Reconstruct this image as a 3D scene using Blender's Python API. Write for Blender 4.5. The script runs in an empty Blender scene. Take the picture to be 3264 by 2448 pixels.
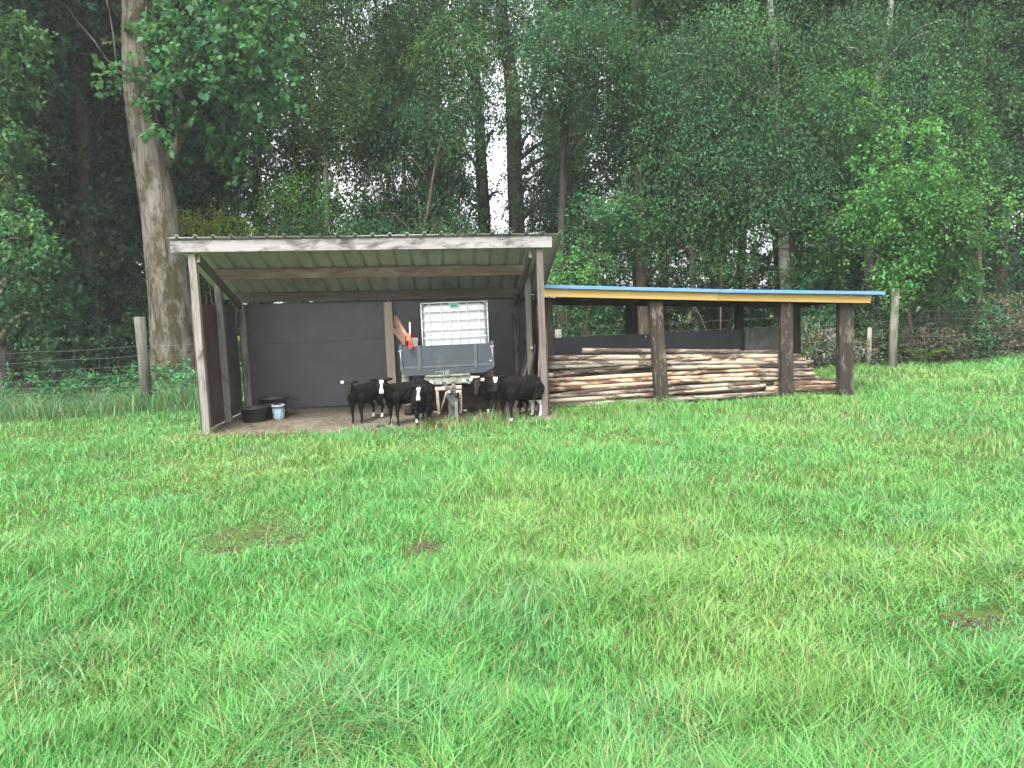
import bpy, math, random
import numpy as np
from mathutils import Vector, Matrix
R = math.radians
sc = bpy.context.scene
col = sc.collection
rng = np.random.default_rng(7)
random.seed(7)

# ------------------------------------------------------------------ camera
CAM_H, CAM_P, CAM_R, FPX = 1.7, R(6.25), R(-2.25), 1662 * 1.4756     # focal length in photo pixels (3264 wide)
_F = np.array([0, math.cos(CAM_P), -math.sin(CAM_P)]); _U0 = np.array([0, math.sin(CAM_P), math.cos(CAM_P)])
_R = np.array([math.cos(CAM_R), 0, 0]) + _U0 * math.sin(CAM_R)
_U = -np.array([math.sin(CAM_R), 0, 0]) + _U0 * math.cos(CAM_R)
cd = bpy.data.cameras.new('camera'); cam = bpy.data.objects.new('camera', cd); col.objects.link(cam)
cd.sensor_width = 36; cd.lens = 36 * FPX / 3264; cd.clip_start = 0.05; cd.clip_end = 2000
cam.matrix_world = Matrix(((_R[0], _U[0], -_F[0], 0), (_R[1], _U[1], -_F[1], 0), (_R[2], _U[2], -_F[2], CAM_H), (0, 0, 0, 1)))
sc.camera = cam

# ------------------------------------------------------------------ light: overcast day
SUN_EL, SUN_AZ = R(58), R(200)
w = bpy.data.worlds.new('World'); sc.world = w; w.use_nodes = True
nt = w.node_tree; nt.nodes.clear()
sky = nt.nodes.new('ShaderNodeTexSky'); sky.sky_type = 'NISHITA'; sky.sun_disc = False
sky.sun_elevation = SUN_EL; sky.sun_rotation = SUN_AZ; sky.air_density = 1.0; sky.dust_density = 4.0; sky.ozone_density = 1.0
hs = nt.nodes.new('ShaderNodeHueSaturation'); hs.inputs['Saturation'].default_value = 0.18
bg = nt.nodes.new('ShaderNodeBackground'); bg.inputs['Strength'].default_value = 0.13
wo = nt.nodes.new('ShaderNodeOutputWorld')
nt.links.new(sky.outputs[0], hs.inputs['Color']); nt.links.new(hs.outputs[0], bg.inputs['Color']); nt.links.new(bg.outputs[0], wo.inputs[0])
sd = bpy.data.lights.new('sun', 'SUN'); sd.energy = 1.5; sd.angle = R(30); sd.color = (1, .96, .9)
sun = bpy.data.objects.new('sun', sd); col.objects.link(sun)
sdir = Vector((math.sin(SUN_AZ) * math.cos(SUN_EL), math.cos(SUN_AZ) * math.cos(SUN_EL), math.sin(SUN_EL)))
sun.rotation_euler = sdir.to_track_quat('Z', 'Y').to_euler(); sun.location = (0, -5, 30)
sc.view_settings.view_transform = 'Standard'; sc.view_settings.look = 'None'; sc.view_settings.gamma = 1
sc.view_settings.exposure = 2.22; sc.view_settings.use_curve_mapping = False
sc.cycles.use_denoising = True; sc.cycles.use_adaptive_sampling = True; sc.cycles.adaptive_threshold = .025
sc.cycles.max_bounces = 5; sc.cycles.diffuse_bounces = 3; sc.cycles.transmission_bounces = 2; sc.cycles.glossy_bounces = 2
sc.cycles.volume_bounces = 0; sc.cycles.volume_max_steps = 64; sc.cycles.volume_step_rate = 4
sc.cycles.caustics_reflective = False; sc.cycles.caustics_refractive = False

# ------------------------------------------------------------------ helpers: pixels to places
TH = R(4.5); FL = np.array([-4.228, 10.462, 0.0])
EX = np.array([math.cos(TH), math.sin(TH), 0]); EY = np.array([-math.sin(TH), math.cos(TH), 0])
CP = np.array([0, 0, CAM_H])
def ray(x, y): return _F * FPX + _R * (x - 1632) + _U * (1224 - y)
def gpt(x, y, z=0.0):                       # photo pixel that touches the ground -> world point
    d = ray(x, y); return CP + d * ((z - CAM_H) / d[2])
def dpt(x, y, Y):                           # photo pixel at a known distance along the view axis
    d = ray(x, y); return CP + d * (Y / d[1])
def pv(x, y, v):                            # photo pixel on a plane of the shed -> (u, z) of the shed
    d = ray(x, y); P0 = FL + EY * v; t = ((P0 - CP) @ EY) / (d @ EY); P = CP + t * d
    return float((P - FL) @ EX), float(P[2])
def S(u, v, z=0.0): return FL + EX * u + EY * v + np.array([0, 0, z])
def inv(P): q = np.array(P) - FL; return float(q @ EX), float(q @ EY)
def z3(x, y, v): return pv(1200 + x / 3.457, 920 + y / 3.457, v)
def sm(a, b, x): t = np.clip((x - a) / (b - a), 0, 1); return t * t * (3 - 2 * t)
def G(x, y):                                # ground height
    x = np.asarray(x, float); y = np.asarray(y, float)
    n = .018 * np.sin(1.3 * x + .7 * y) + .014 * np.sin(2.1 * y - .9 * x + 1) + .010 * np.sin(3.7 * x + 2.9 * y + 2)
    u = (x - FL[0]) * EX[0] + (y - FL[1]) * EX[1]; v = (x - FL[0]) * EY[0] + (y - FL[1]) * EY[1]
    k = sm(-1.2, .0, v) * sm(3.2, 2.6, v) * sm(-1, -.2, u) * sm(11.2, 10.3, u)
    return n * (1 - k) + .02 * sm(0, 5, x)
_gr = rng.random((64, 64))
def vnoise(x, y, s):                        # smooth value noise 0..1
    x = np.asarray(x) / s + 100; y = np.asarray(y) / s + 100
    i = np.floor(x).astype(int); j = np.floor(y).astype(int); fx = x - i; fy = y - j
    fx = fx * fx * (3 - 2 * fx); fy = fy * fy * (3 - 2 * fy)
    g = lambda a, b: _gr[a % 64, b % 64]
    return (g(i, j) * (1 - fx) + g(i + 1, j) * fx) * (1 - fy) + (g(i, j + 1) * (1 - fx) + g(i + 1, j + 1) * fx) * fy

# ------------------------------------------------------------------ helpers: objects
def tag(o, label=None, cat=None, group=None, kind=None):
    if label: o['label'] = label
    if cat: o['category'] = cat
    if group: o['group'] = group
    if kind: o['kind'] = kind
    return o
def empty(name, loc=(0, 0, 0), rz=0.0):
    o = bpy.data.objects.new(name, None); col.objects.link(o); o.location = tuple(float(a) for a in loc); o.rotation_euler = (0, 0, rz); o.empty_display_size = .2
    return o
def link(name, me, mats, parent=None, loc=None, rot=None):
    for m in (mats if isinstance(mats, (list, tuple)) else [mats]):
        if m is not None: me.materials.append(m)
    o = bpy.data.objects.new(name, me); col.objects.link(o)
    if parent: o.parent = parent
    if loc is not None: o.location = tuple(float(a) for a in loc)
    if rot is not None: o.rotation_euler = rot
    return o
class MB:
    def __init__(s): s.v = []; s.f = []; s.m = []; s.sm = []
    def add(s, vs, fs, mi=0, smooth=False):
        b = len(s.v); s.v += [tuple(float(c) for c in p) for p in vs]
        for f in fs: s.f.append([b + i for i in f]); s.m.append(mi); s.sm.append(smooth)
        return s
    def box(s, c, size, b=.004, rot=None, mi=0, xf=None):
        hx, hy, hz = [a / 2 for a in size]; b = min(b, hx * .45, hy * .45, hz * .45)
        vs = []; idx = {}
        for sx in (-1, 1):
            for sy in (-1, 1):
                for sz in (-1, 1):
                    for a in range(3):
                        p = [sx * hx, sy * hy, sz * hz]
                        for k in range(3):
                            if k != a: p[k] -= (sx, sy, sz)[k] * b
                        idx[(sx, sy, sz, a)] = len(vs); vs.append(p)
        fs = []
        def q(*k): fs.append([idx[i] for i in k])
        for t in (-1, 1):
            q((t, -1, -1, 0), (t, 1, -1, 0), (t, 1, 1, 0), (t, -1, 1, 0)); q((-1, t, -1, 1), (1, t, -1, 1), (1, t, 1, 1), (-1, t, 1, 1)); q((-1, -1, t, 2), (1, -1, t, 2), (1, 1, t, 2), (-1, 1, t, 2))
            for t2 in (-1, 1):
                q((t, t2, -1, 0), (t, t2, 1, 0), (t, t2, 1, 1), (t, t2, -1, 1)); q((t, -1, t2, 0), (t, 1, t2, 0), (t, 1, t2, 2), (t, -1, t2, 2)); q((-1, t, t2, 1), (1, t, t2, 1), (1, t, t2, 2), (-1, t, t2, 2))
                for t3 in (-1, 1): q((t, t2, t3, 0), (t, t2, t3, 1), (t, t2, t3, 2))
        M = Matrix.Translation(Vector([float(a) for a in c]))
        if rot is not None: M = M @ (rot.to_4x4() if isinstance(rot, Matrix) else Matrix.Rotation(rot[2], 4, 'Z') @ Matrix.Rotation(rot[1], 4, 'Y') @ Matrix.Rotation(rot[0], 4, 'X'))
        s.add([M @ Vector(p) for p in vs], fs, mi); return s
    def beam(s, a, b, wd, ht, bev=.004, mi=0, up=(0, 0, 1)):   # box between two points; wd sideways, ht along up
        a = Vector([float(q) for q in a]); b = Vector([float(q) for q in b]); d = (b - a); L = d.length; x = d.normalized()
        up = Vector(up); y = up.cross(x).normalized(); z = x.cross(y)
        M = Matrix((x, y, z)).transposed(); return s.box((a + b) / 2, (L, wd, ht), bev, M, mi)
    def tube(s, pts, rad, n=8, cap=True, mi=0, capmi=None, wob=0.0, smooth=True):
        pts = [Vector([float(q) for q in p]) for p in pts]; k = len(pts)
        if not hasattr(rad, '__len__'): rad = [rad] * k
        vs = []; prev = None
        for i, p in enumerate(pts):
            t = (pts[min(i + 1, k - 1)] - pts[max(i - 1, 0)]).normalized()
            if prev is None:
                a = Vector((0, 0, 1)) if abs(t.z) < .9 else Vector((1, 0, 0)); x = t.cross(a).normalized()
            else: x = (prev - t * prev.dot(t)).normalized()
            prev = x; y = t.cross(x)
            for j in range(n):
                an = 2 * math.pi * j / n; r = rad[i] * (1 + wob * (random.random() - .5) * 2)
                vs.append(p + (x * math.cos(an) + y * math.sin(an)) * r)
        fs = [[i * n + j, i * n + (j + 1) % n, (i + 1) * n + (j + 1) % n, (i + 1) * n + j] for i in range(k - 1) for j in range(n)]
        s.add(vs, fs, mi, smooth)
        if cap:
            b = len(s.v) - len(vs); cm = mi if capmi is None else capmi
            s.f += [[b + n - 1 - j for j in range(n)], [b + (k - 1) * n + j for j in range(n)]]; s.m += [cm, cm]; s.sm += [False, False]
        return s
    def lathe(s, prof, n=24, c=(0, 0, 0), mi=0):
        vs = [(c[0] + r * math.cos(2 * math.pi * j / n), c[1] + r * math.sin(2 * math.pi * j / n), c[2] + z) for r, z in prof for j in range(n)]
        k = len(prof); fs = [[i * n + j, i * n + (j + 1) % n, (i + 1) * n + (j + 1) % n, (i + 1) * n + j] for i in range(k - 1) for j in range(n)]
        return s.add(vs, fs, mi, True)
    def sphere(s, c, r, n=10, m=7, mi=0):
        r = r if hasattr(r, '__len__') else (r, r, r); vs = [(c[0], c[1], c[2] + r[2])]
        for i in range(1, m):
            a = math.pi * i / m
            vs += [(c[0] + r[0] * math.sin(a) * math.cos(2 * math.pi * j / n), c[1] + r[1] * math.sin(a) * math.sin(2 * math.pi * j / n), c[2] + r[2] * math.cos(a)) for j in range(n)]
        vs.append((c[0], c[1], c[2] - r[2])); fs = [[0, 1 + j, 1 + (j + 1) % n] for j in range(n)]
        for i in range(m - 2): fs += [[1 + i * n + j, 1 + (i + 1) * n + j, 1 + (i + 1) * n + (j + 1) % n, 1 + i * n + (j + 1) % n] for j in range(n)]
        e = len(vs) - 1; b = 1 + (m - 2) * n; fs += [[e, b + (j + 1) % n, b + j] for j in range(n)]
        return s.add(vs, fs, mi, True)
    def mesh(s, name):
        me = bpy.data.meshes.new(name); me.from_pydata(s.v, [], s.f); me.validate(); 
        if len(me.polygons) == len(s.f):
            me.polygons.foreach_set('material_index', s.m); me.polygons.foreach_set('use_smooth', s.sm)
        me.update(); return me
    def build(s, name, mats, parent=None, loc=None, rot=None): return link(name, s.mesh(name), mats, parent, loc, rot)
def npmesh(name, V, quads=None, tris=None, colors=None, smooth=False):
    me = bpy.data.meshes.new(name); V = np.ascontiguousarray(V, np.float32); me.vertices.add(len(V)); me.vertices.foreach_set('co', V.ravel())
    parts = []; starts = []; tot = 0
    if quads is not None and len(quads): parts.append(quads.ravel()); starts.append(np.arange(len(quads)) * 4); tot = len(quads) * 4
    if tris is not None and len(tris): parts.append(tris.ravel()); starts.append(tot + np.arange(len(tris)) * 3)
    li = np.concatenate(parts).astype(np.int32); ls = np.concatenate(starts).astype(np.int32)
    me.loops.add(len(li)); me.loops.foreach_set('vertex_index', li); me.polygons.add(len(ls)); me.polygons.foreach_set('loop_start', ls)
    if smooth: me.polygons.foreach_set('use_smooth', np.ones(len(ls), bool))
    me.update(calc_edges=True)
    if colors is not None:
        a = me.color_attributes.new('tint', 'FLOAT_COLOR', 'POINT'); c4 = np.ones((len(V), 4), np.float32); c4[:, :3] = colors; a.data.foreach_set('color', c4.ravel())
    return me

# ------------------------------------------------------------------ materials
def newmat(name):
    m = bpy.data.materials.new(name); m.use_nodes = True; t = m.node_tree; t.nodes.clear()
    o = t.nodes.new('ShaderNodeOutputMaterial'); b = t.nodes.new('ShaderNodeBsdfPrincipled'); t.links.new(b.outputs[0], o.inputs[0])
    return m, t, b, o
def nd(t, ty, **k):
    n = t.nodes.new(ty)
    for a, v in k.items():
        if a in n.inputs: n.inputs[a].default_value = v
        else: setattr(n, a, v)
    return n
def coords(t, scale, rnd=True, kind='Object', rot=(0, 0, 0)):
    tc = nd(t, 'ShaderNodeTexCoord'); mp = nd(t, 'ShaderNodeMapping'); mp.inputs['Scale'].default_value = scale; mp.inputs['Rotation'].default_value = rot
    t.links.new(tc.outputs[kind], mp.inputs['Vector'])
    if rnd:
        oi = nd(t, 'ShaderNodeObjectInfo'); mu = nd(t, 'ShaderNodeMath', operation='MULTIPLY'); mu.inputs[1].default_value = 37.0
        t.links.new(oi.outputs['Random'], mu.inputs[0]); cx = nd(t, 'ShaderNodeCombineXYZ')
        for i in range(3): t.links.new(mu.outputs[0], cx.inputs[i])
        t.links.new(cx.outputs[0], mp.inputs['Location'])
    return mp.outputs[0]
def noise(t, vec, scale, detail=4, rough=.6, dist=0.0):
    n = nd(t, 'ShaderNodeTexNoise'); n.inputs['Scale'].default_value = scale; n.inputs['Detail'].default_value = detail; n.inputs['Roughness'].default_value = rough; n.inputs['Distortion'].default_value = dist
    t.links.new(vec, n.inputs['Vector']); return n.outputs['Fac']
def ramp(t, fac, stops):
    r = nd(t, 'ShaderNodeValToRGB'); e = r.color_ramp.elements
    while len(e) < len(stops): e.new(.5)
    for i, (p, c) in enumerate(stops): e[i].position = p; e[i].color = (*c, 1) if len(c) == 3 else c
    t.links.new(fac, r.inputs[0]); return r.outputs[0]
def mixc(t, fac, a, b, mode='MIX'):
    m = nd(t, 'ShaderNodeMix', data_type='RGBA', blend_type=mode)
    for s, v in ((m.inputs[0], fac), (m.inputs[6], a), (m.inputs[7], b)):
        if isinstance(v, (int, float)): s.default_value = v
        elif isinstance(v, tuple): s.default_value = (*v, 1)
        else: t.links.new(v, s)
    return m.outputs[2]
def bump(t, b, h, strength=.4, dist=.01):
    bm = nd(t, 'ShaderNodeBump'); bm.inputs['Strength'].default_value = strength; bm.inputs['Distance'].default_value = dist
    t.links.new(h, bm.inputs['Height']); t.links.new(bm.outputs[0], b.inputs['Normal'])
BW = lambda lo, hi: [(lo, (0, 0, 0)), (hi, (1, 1, 1))]
def wood(name, c1, c2, stain=None, axis=0, stain_amt=(.52, .66), rough=.85, grain=14, stain_scale=3.0, knots=None, bstr=.5):
    m, t, b, o = newmat(name); st = [1.0, 1.0, 1.0]; st[axis] = .07
    v = coords(t, tuple(st)); g = noise(t, v, grain * 2.2, 6, .65, .6)
    c = ramp(t, g, [(.32, c1), (.68, c2)])
    s2 = [1.0, 1.0, 1.0]; s2[axis] = .35; v2 = coords(t, tuple(s2))
    if stain:
        n2 = noise(t, v2, stain_scale * 2, 6, .7, .4); f = ramp(t, n2, BW(*stain_amt)); c = mixc(t, f, c, stain)
    if knots:
        vo = nd(t, 'ShaderNodeTexVoronoi'); vo.inputs['Scale'].default_value = 6.0; t.links.new(v2, vo.inputs['Vector'])
        f = ramp(t, vo.outputs['Distance'], [(.06, (1, 1, 1)), (.16, (0, 0, 0))]); c = mixc(t, f, c, knots)
    oi = nd(t, 'ShaderNodeObjectInfo'); rv = ramp(t, oi.outputs['Random'], [(0, (.82, .82, .82)), (1, (1.1, 1.1, 1.1))]); c = mixc(t, 1.0, c, rv, 'MULTIPLY')
    t.links.new(c, b.inputs['Base Color']); b.inputs['Roughness'].default_value = rough; b.inputs['Specular IOR Level'].default_value = .25
    bump(t, b, g, bstr, .006); return m
def plain(name, c, rough=.6, metal=0.0, var=.25, scale=6.0, spec=.4, dirt=None, dirt_amt=(.5, .75), kind='Object', bstr=0.0):
    m, t, b, o = newmat(name); v = coords(t, (1, 1, 1), True, kind); n = noise(t, v, scale, 5, .6)
    cc = ramp(t, n, [(.3, tuple(a * (1 - var) for a in c)), (.7, tuple(min(1, a * (1 + var)) for a in c))])
    if dirt: f = ramp(t, noise(t, v, scale * .5, 6, .7), BW(*dirt_amt)); cc = mixc(t, f, cc, dirt)
    t.links.new(cc, b.inputs['Base Color']); b.inputs['Roughness'].default_value = rough; b.inputs['Metallic'].default_value = metal; b.inputs['Specular IOR Level'].default_value = spec
    if bstr: bump(t, b, noise(t, v, scale * 6, 4, .6), bstr, .004)
    return m
def leafmat(name, trans=.38, gloss=.55, spec=.18):
    m, t, b, o = newmat(name); at = nd(t, 'ShaderNodeAttribute', attribute_name='tint')
    t.links.new(at.outputs['Color'], b.inputs['Base Color']); b.inputs['Roughness'].default_value = gloss; b.inputs['Specular IOR Level'].default_value = spec
    tr = nd(t, 'ShaderNodeBsdfTranslucent'); c = mixc(t, 1.0, at.outputs['Color'], (1.3, 1.25, .6), 'MULTIPLY'); t.links.new(c, tr.inputs['Color'])
    mx = nd(t, 'ShaderNodeMixShader'); mx.inputs[0].default_value = trans
    t.links.new(b.outputs[0], mx.inputs[1]); t.links.new(tr.outputs[0], mx.inputs[2]); t.links.new(mx.outputs[0], o.inputs[0]); return m
def barkmat(name, c1, c2, moss=None, moss_amt=(.5, .62), sc_=9, bstr=.9, furrow=True):
    m, t, b, o = newmat(name); v = coords(t, (1, 1, .16 if furrow else .6)); n = noise(t, v, sc_, 7, .7, .8); c = ramp(t, n, [(.33, c1), (.62, c2)])
    if moss:
        v2 = coords(t, (1, 1, .55)); n2 = noise(t, v2, 2.2, 7, .72); c = mixc(t, ramp(t, n2, BW(*moss_amt)), c, moss)
    t.links.new(c, b.inputs['Base Color']); b.inputs['Roughness'].default_value = .95; b.inputs['Specular IOR Level'].default_value = .15; bump(t, b, n, bstr, .03); return m
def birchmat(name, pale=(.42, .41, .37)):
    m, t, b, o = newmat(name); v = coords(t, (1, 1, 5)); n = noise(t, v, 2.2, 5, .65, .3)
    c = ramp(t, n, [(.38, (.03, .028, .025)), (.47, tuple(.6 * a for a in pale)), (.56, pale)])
    n2 = noise(t, coords(t, (1, 1, .4)), 2.0, 6, .7); c = mixc(t, ramp(t, n2, BW(.55, .7)), c, (.07, .075, .045))
    t.links.new(c, b.inputs['Base Color']); b.inputs['Roughness'].default_value = .8; bump(t, b, n, .4, .01); return m

M = {}
M['grey_wood'] = wood('weathered grey wood', (.12, .108, .095), (.27, .25, .225), (.055, .05, .04), 2, (.5, .68))
M['grey_wood_x'] = wood('weathered grey board', (.15, .13, .11), (.30, .27, .235), (.07, .06, .05), 0, (.5, .75))
M['pale_wood'] = wood('pale pine post', (.30, .25, .195), (.47, .40, .325), (.15, .10, .075), 2, (.55, .8))
M['pink_wood'] = wood('worn reddish grey post', (.085, .068, .060), (.19, .16, .145), (.30, .27, .24), 2, (.56, .68))
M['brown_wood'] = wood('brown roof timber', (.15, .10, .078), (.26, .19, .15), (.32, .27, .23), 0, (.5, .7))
M['shaded_wood'] = wood('shaded roof timber', (.085, .072, .058), (.15, .13, .11), None, 0)  # shade inside the shed is put into this darker timber colour
M['white_board'] = wood('old white painted board', (.21, .204, .20), (.31, .30, .296), (.07, .066, .06), 0, (.49, .62), .85, 10, 3.2, None, .3)
M['yellow_wood'] = wood('new yellow pine', (.50, .31, .10), (.60, .41, .155), (.36, .19, .06), 0, (.6, .8), .7, 10, 2.0, (.26, .11, .03), .15)
M['sleeper'] = wood('tarred railway sleeper', (.016, .013, .011), (.045, .035, .028), (.11, .095, .08), 2, (.54, .62), .8, 9, 6.0, None, .9)
M['sleeper_dark'] = wood('dark back post', (.02, .017, .014), (.05, .04, .03), None, 2)
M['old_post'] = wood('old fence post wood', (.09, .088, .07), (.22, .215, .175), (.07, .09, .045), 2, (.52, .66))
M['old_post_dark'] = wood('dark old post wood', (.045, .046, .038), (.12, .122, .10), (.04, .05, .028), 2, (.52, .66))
M['ply'] = plain('dark film faced plywood', (.056, .049, .062), .38, 0, .18, 2.5, .5, (.085, .075, .075), (.55, .8))
M['ply_brown'] = plain('brown film faced plywood', (.060, .034, .026), .42, 0, .22, 2.5, .45, (.10, .07, .055), (.5, .85))
M['ply_black'] = plain('black back board', (.028, .028, .034), .45, 0, .2, 2.0, .5, (.06, .06, .065), (.55, .8))
M['board_grey'] = plain('weathered loose panel', (.12, .118, .112), .7, 0, .3, 5, .3, (.20, .19, .17), (.55, .72))
M['roof_sheet'] = plain('grey green profiled steel', (.50, .475, .48), .5, 0, .15, 3, .4, (.16, .18, .14), (.55, .75))
M['blue_sheet'] = plain('blue coated steel', (.09, .20, .40), .35, 0, .10, 3, .5)
M['dark_sheet'] = plain('dark roof sheet', (.07, .075, .08), .5, 0, .15, 3, .4)
M['galv'] = plain('galvanised steel', (.36, .37, .38), .5, .2, .15, 20, .5)
M['cage_steel'] = plain('bright zinc tube', (.44, .45, .46), .45, .1, .1, 20, .5)
M['white_steel'] = plain('white steel bracket', (.75, .76, .76), .5, 0, .05)
M['tank'] = plain('milky white plastic', (.47, .49, .51), .42, 0, .03, 3, .5)
M['green_plastic'] = plain('green plastic cap', (.02, .30, .14), .5)
M['trailer_grey'] = plain('blue grey trailer paint', (.036, .046, .055), .55, 0, .15, 7, .4, (.085, .09, .088), (.6, .75), 'Object', .2)
M['trailer_edge'] = plain('worn trailer steel', (.055, .065, .073), .6, 0, .25, 12, .4, (.10, .085, .06), (.55, .7))
M['chassis'] = plain('mossy grey chassis steel', (.13, .145, .115), .75, 0, .3, 12, .3, (.24, .25, .21), (.52, .66), 'Object', .3)
M['rusty'] = plain('rust stained pale steel', (.36, .31, .25), .8, .1, .3, 18, .3, (.12, .075, .05), (.48, .62), 'Object', .4)
M['reflector'] = plain('white reflector', (.66, .68, .64), .3, 0, .1)
M['dark_steel'] = plain('dark bare steel', (.055, .055, .055), .6, .3, .3, 14, .4, (.11, .105, .095), (.5, .7))
M['tyre'] = plain('dusty tyre rubber', (.15, .14, .12), .95, 0, .35, 14, .2, (.19, .17, .14), (.5, .7), 'Object', .5)
M['orange_timber'] = wood('orange stained timber', (.20, .11, .08), (.32, .19, .14), (.13, .09, .07), 0, (.5, .7))
M['orange_paint'] = plain('orange red painted end', (.62, .16, .06), .6, 0, .1)
M['red_paint'] = plain('red painted end', (.62, .03, .05), .5, 0, .08)
M['black_plastic'] = plain('black rubber', (.016, .017, .018), .55, 0, .3, 9, .4, (.05, .05, .045), (.6, .8))
M['white_plastic'] = plain('white bucket plastic', (.36, .39, .41), .45, 0, .05)
M['hoof'] = plain('horn', (.05, .042, .035), .7)
M['eye'] = plain('dark eye', (.01, .008, .006), .12)
M['wire'] = plain('galvanised fence wire', (.13, .14, .13), .5, .5, .1)
M['cut'] = plain('sawn log end', (.36, .27, .18), .85, 0, .25, 20, .2)
M['poplar_bark'] = barkmat('poplar bark', (.028, .025, .020), (.17, .155, .13), (.042, .037, .016), (.50, .58), 7, 1.0)
M['dark_bark'] = barkmat('dark bark', (.018, .015, .012), (.06, .052, .042), (.03, .04, .018), (.55, .7), 9)
M['brown_bark'] = barkmat('brown bark', (.05, .036, .026), (.13, .10, .075), (.06, .075, .03), (.52, .68), 9)
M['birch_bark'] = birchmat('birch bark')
M['birch_bark_shaded'] = birchmat('shaded birch bark', (.30, .285, .25))  # darker copy of the birch bark with shade put into its colour
M['leaf'] = leafmat('leaves'); M['grass_blade'] = leafmat('grass blade', .30, .42, .35); M['dry_leaf'] = leafmat('dry leaves', .15, .8, .1)
# ground: soil under the grass, leaf litter in the wood, meadow beyond it
m, t, b, o = newmat('soil and litter'); v = coords(t, (1, 1, 1), False)
n1 = noise(t, v, 1.3, 8, .65); n2 = noise(t, v, 22, 6, .7)
soil = ramp(t, n2, [(.3, (.045, .038, .026)), (.7, (.11, .092, .068))]); green = ramp(t, n2, [(.3, (.035, .06, .016)), (.7, (.075, .11, .032))])
cfield = mixc(t, ramp(t, n1, BW(.56, .72)), green, soil)
lit = ramp(t, n2, [(.3, (.016, .013, .009)), (.7, (.055, .04, .026))])
sx = nd(t, 'ShaderNodeSeparateXYZ'); t.links.new(v, sx.inputs[0])
ln = nd(t, 'ShaderNodeMath', operation='MULTIPLY_ADD'); t.links.new(sx.outputs[0], ln.inputs[0]); ln.inputs[1].default_value = -.15; t.links.new(sx.outputs[1], ln.inputs[2])
w1 = nd(t, 'ShaderNodeMapRange'); t.links.new(ln.outputs[0], w1.inputs[0]); w1.inputs[1].default_value = 14.6; w1.inputs[2].default_value = 15.8
w2 = nd(t, 'ShaderNodeMapRange'); t.links.new(ln.outputs[0], w2.inputs[0]); w2.inputs[1].default_value = 44; w2.inputs[2].default_value = 40
wm = nd(t, 'ShaderNodeMath', operation='MULTIPLY'); t.links.new(w1.outputs[0], wm.inputs[0]); t.links.new(w2.outputs[0], wm.inputs[1])
t.links.new(mixc(t, wm.outputs[0], cfield, lit), b.inputs['Base Color']); b.inputs['Roughness'].default_value = .95; b.inputs['Specular IOR Level'].default_value = .1; bump(t, b, n2, .8, .03); M['ground'] = m
m, t, b, o = newmat('trodden dirt'); v = coords(t, (1, 1, 1), False); n1 = noise(t, v, 2.5, 8, .7); n2 = noise(t, v, 40, 6, .7)
c = ramp(t, n1, [(.3, (.085, .072, .058)), (.7, (.175, .152, .125))]); c = mixc(t, ramp(t, n2, BW(.5, .75)), c, (.19, .17, .135)); t.links.new(c, b.inputs['Base Color']); b.inputs['Roughness'].default_value = .95; b.inputs['Specular IOR Level'].default_value = .1
bump(t, b, noise(t, v, 9, 8, .7), 1.0, .05); M['dirt'] = m
# log skins: bare wood with strips of bark left on
def logskin(name, pale1, pale2, bark, amt):
    m, t, b, o = newmat(name); v = coords(t, (.10, 1, 1)); g = noise(t, v, 34, 5, .65, .4); c = ramp(t, g, [(.3, pale1), (.7, pale2)])
    v2 = coords(t, (.22, 1, 1)); n2 = noise(t, v2, 7.5, 8, .72, .3); f = ramp(t, n2, BW(amt, amt + .05)); g2 = noise(t, v2, 50, 3, .6)
    c = mixc(t, f, c, mixc(t, g2, bark, tuple(a * 1.9 for a in bark))); t.links.new(c, b.inputs['Base Color']); b.inputs['Roughness'].default_value = .85; b.inputs['Specular IOR Level'].default_value = .2
    ad = nd(t, 'ShaderNodeMath', operation='ADD'); t.links.new(f, ad.inputs[0]); t.links.new(g, ad.inputs[1]); bump(t, b, ad.outputs[0], .7, .008); return m
M['log_pale'] = logskin('peeled pale log', (.27, .21, .155), (.41, .335, .26), (.050, .033, .025), .505)
M['log_orange'] = logskin('fresh orange log', (.34, .215, .15), (.46, .33, .24), (.055, .034, .024), .50)
M['log_grey'] = logskin('weathered grey log', (.17, .145, .12), (.29, .255, .215), (.05, .038, .030), .51)
M['log_bark'] = logskin('dark barked log', (.24, .19, .15), (.33, .27, .22), (.030, .022, .017), .40)

# ------------------------------------------------------------------ ground
ax = np.concatenate([[-900, -400, -150, -60, -30], np.arange(-18, 18.01, .25), [30, 60, 150, 400, 900]])
ay = np.concatenate([[-900, -300, -80, -20, -6], np.arange(-2, 22.01, .25), [28, 36, 50, 80, 150, 400, 900]])
XX, YY = np.meshgrid(ax, ay, indexing='ij'); near = ((np.abs(XX) <= 18) & (YY > -3) & (YY < 22.1))
ZZ = np.where(near, G(XX, YY), .01); a_, b_ = XX.shape; I = np.arange(a_ * b_).reshape(a_, b_)
me = npmesh('ground', np.stack([XX, YY, ZZ], -1).reshape(-1, 3), np.stack([I[:-1, :-1], I[1:, :-1], I[1:, 1:], I[:-1, 1:]], -1).reshape(-1, 4), smooth=True)
tag(link('ground', me, M['ground']), kind='structure')
uu, vv = np.meshgrid(np.linspace(-.12, 4.95, 90), np.linspace(-.75, 2.3, 56), indexing='ij')
edge = -.22 + .10 * np.sin(uu * 2.3) + .06 * np.sin(uu * 6.1 + 1)
vv2 = np.where(vv < edge, edge, vv)
P = FL + uu[..., None] * EX + vv2[..., None] * EY
lump = .012 * (vnoise(P[..., 0], P[..., 1], .22) - .5) + .03 * (vnoise(P[..., 0] + 9, P[..., 1], .6) - .5)
P[..., 2] = G(P[..., 0], P[..., 1]) + .018 * sm(0, .25, vv2 - edge) + np.where(vv2 - edge < .02, -.004, .004) + lump * sm(0, .4, vv2 - edge)
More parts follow.
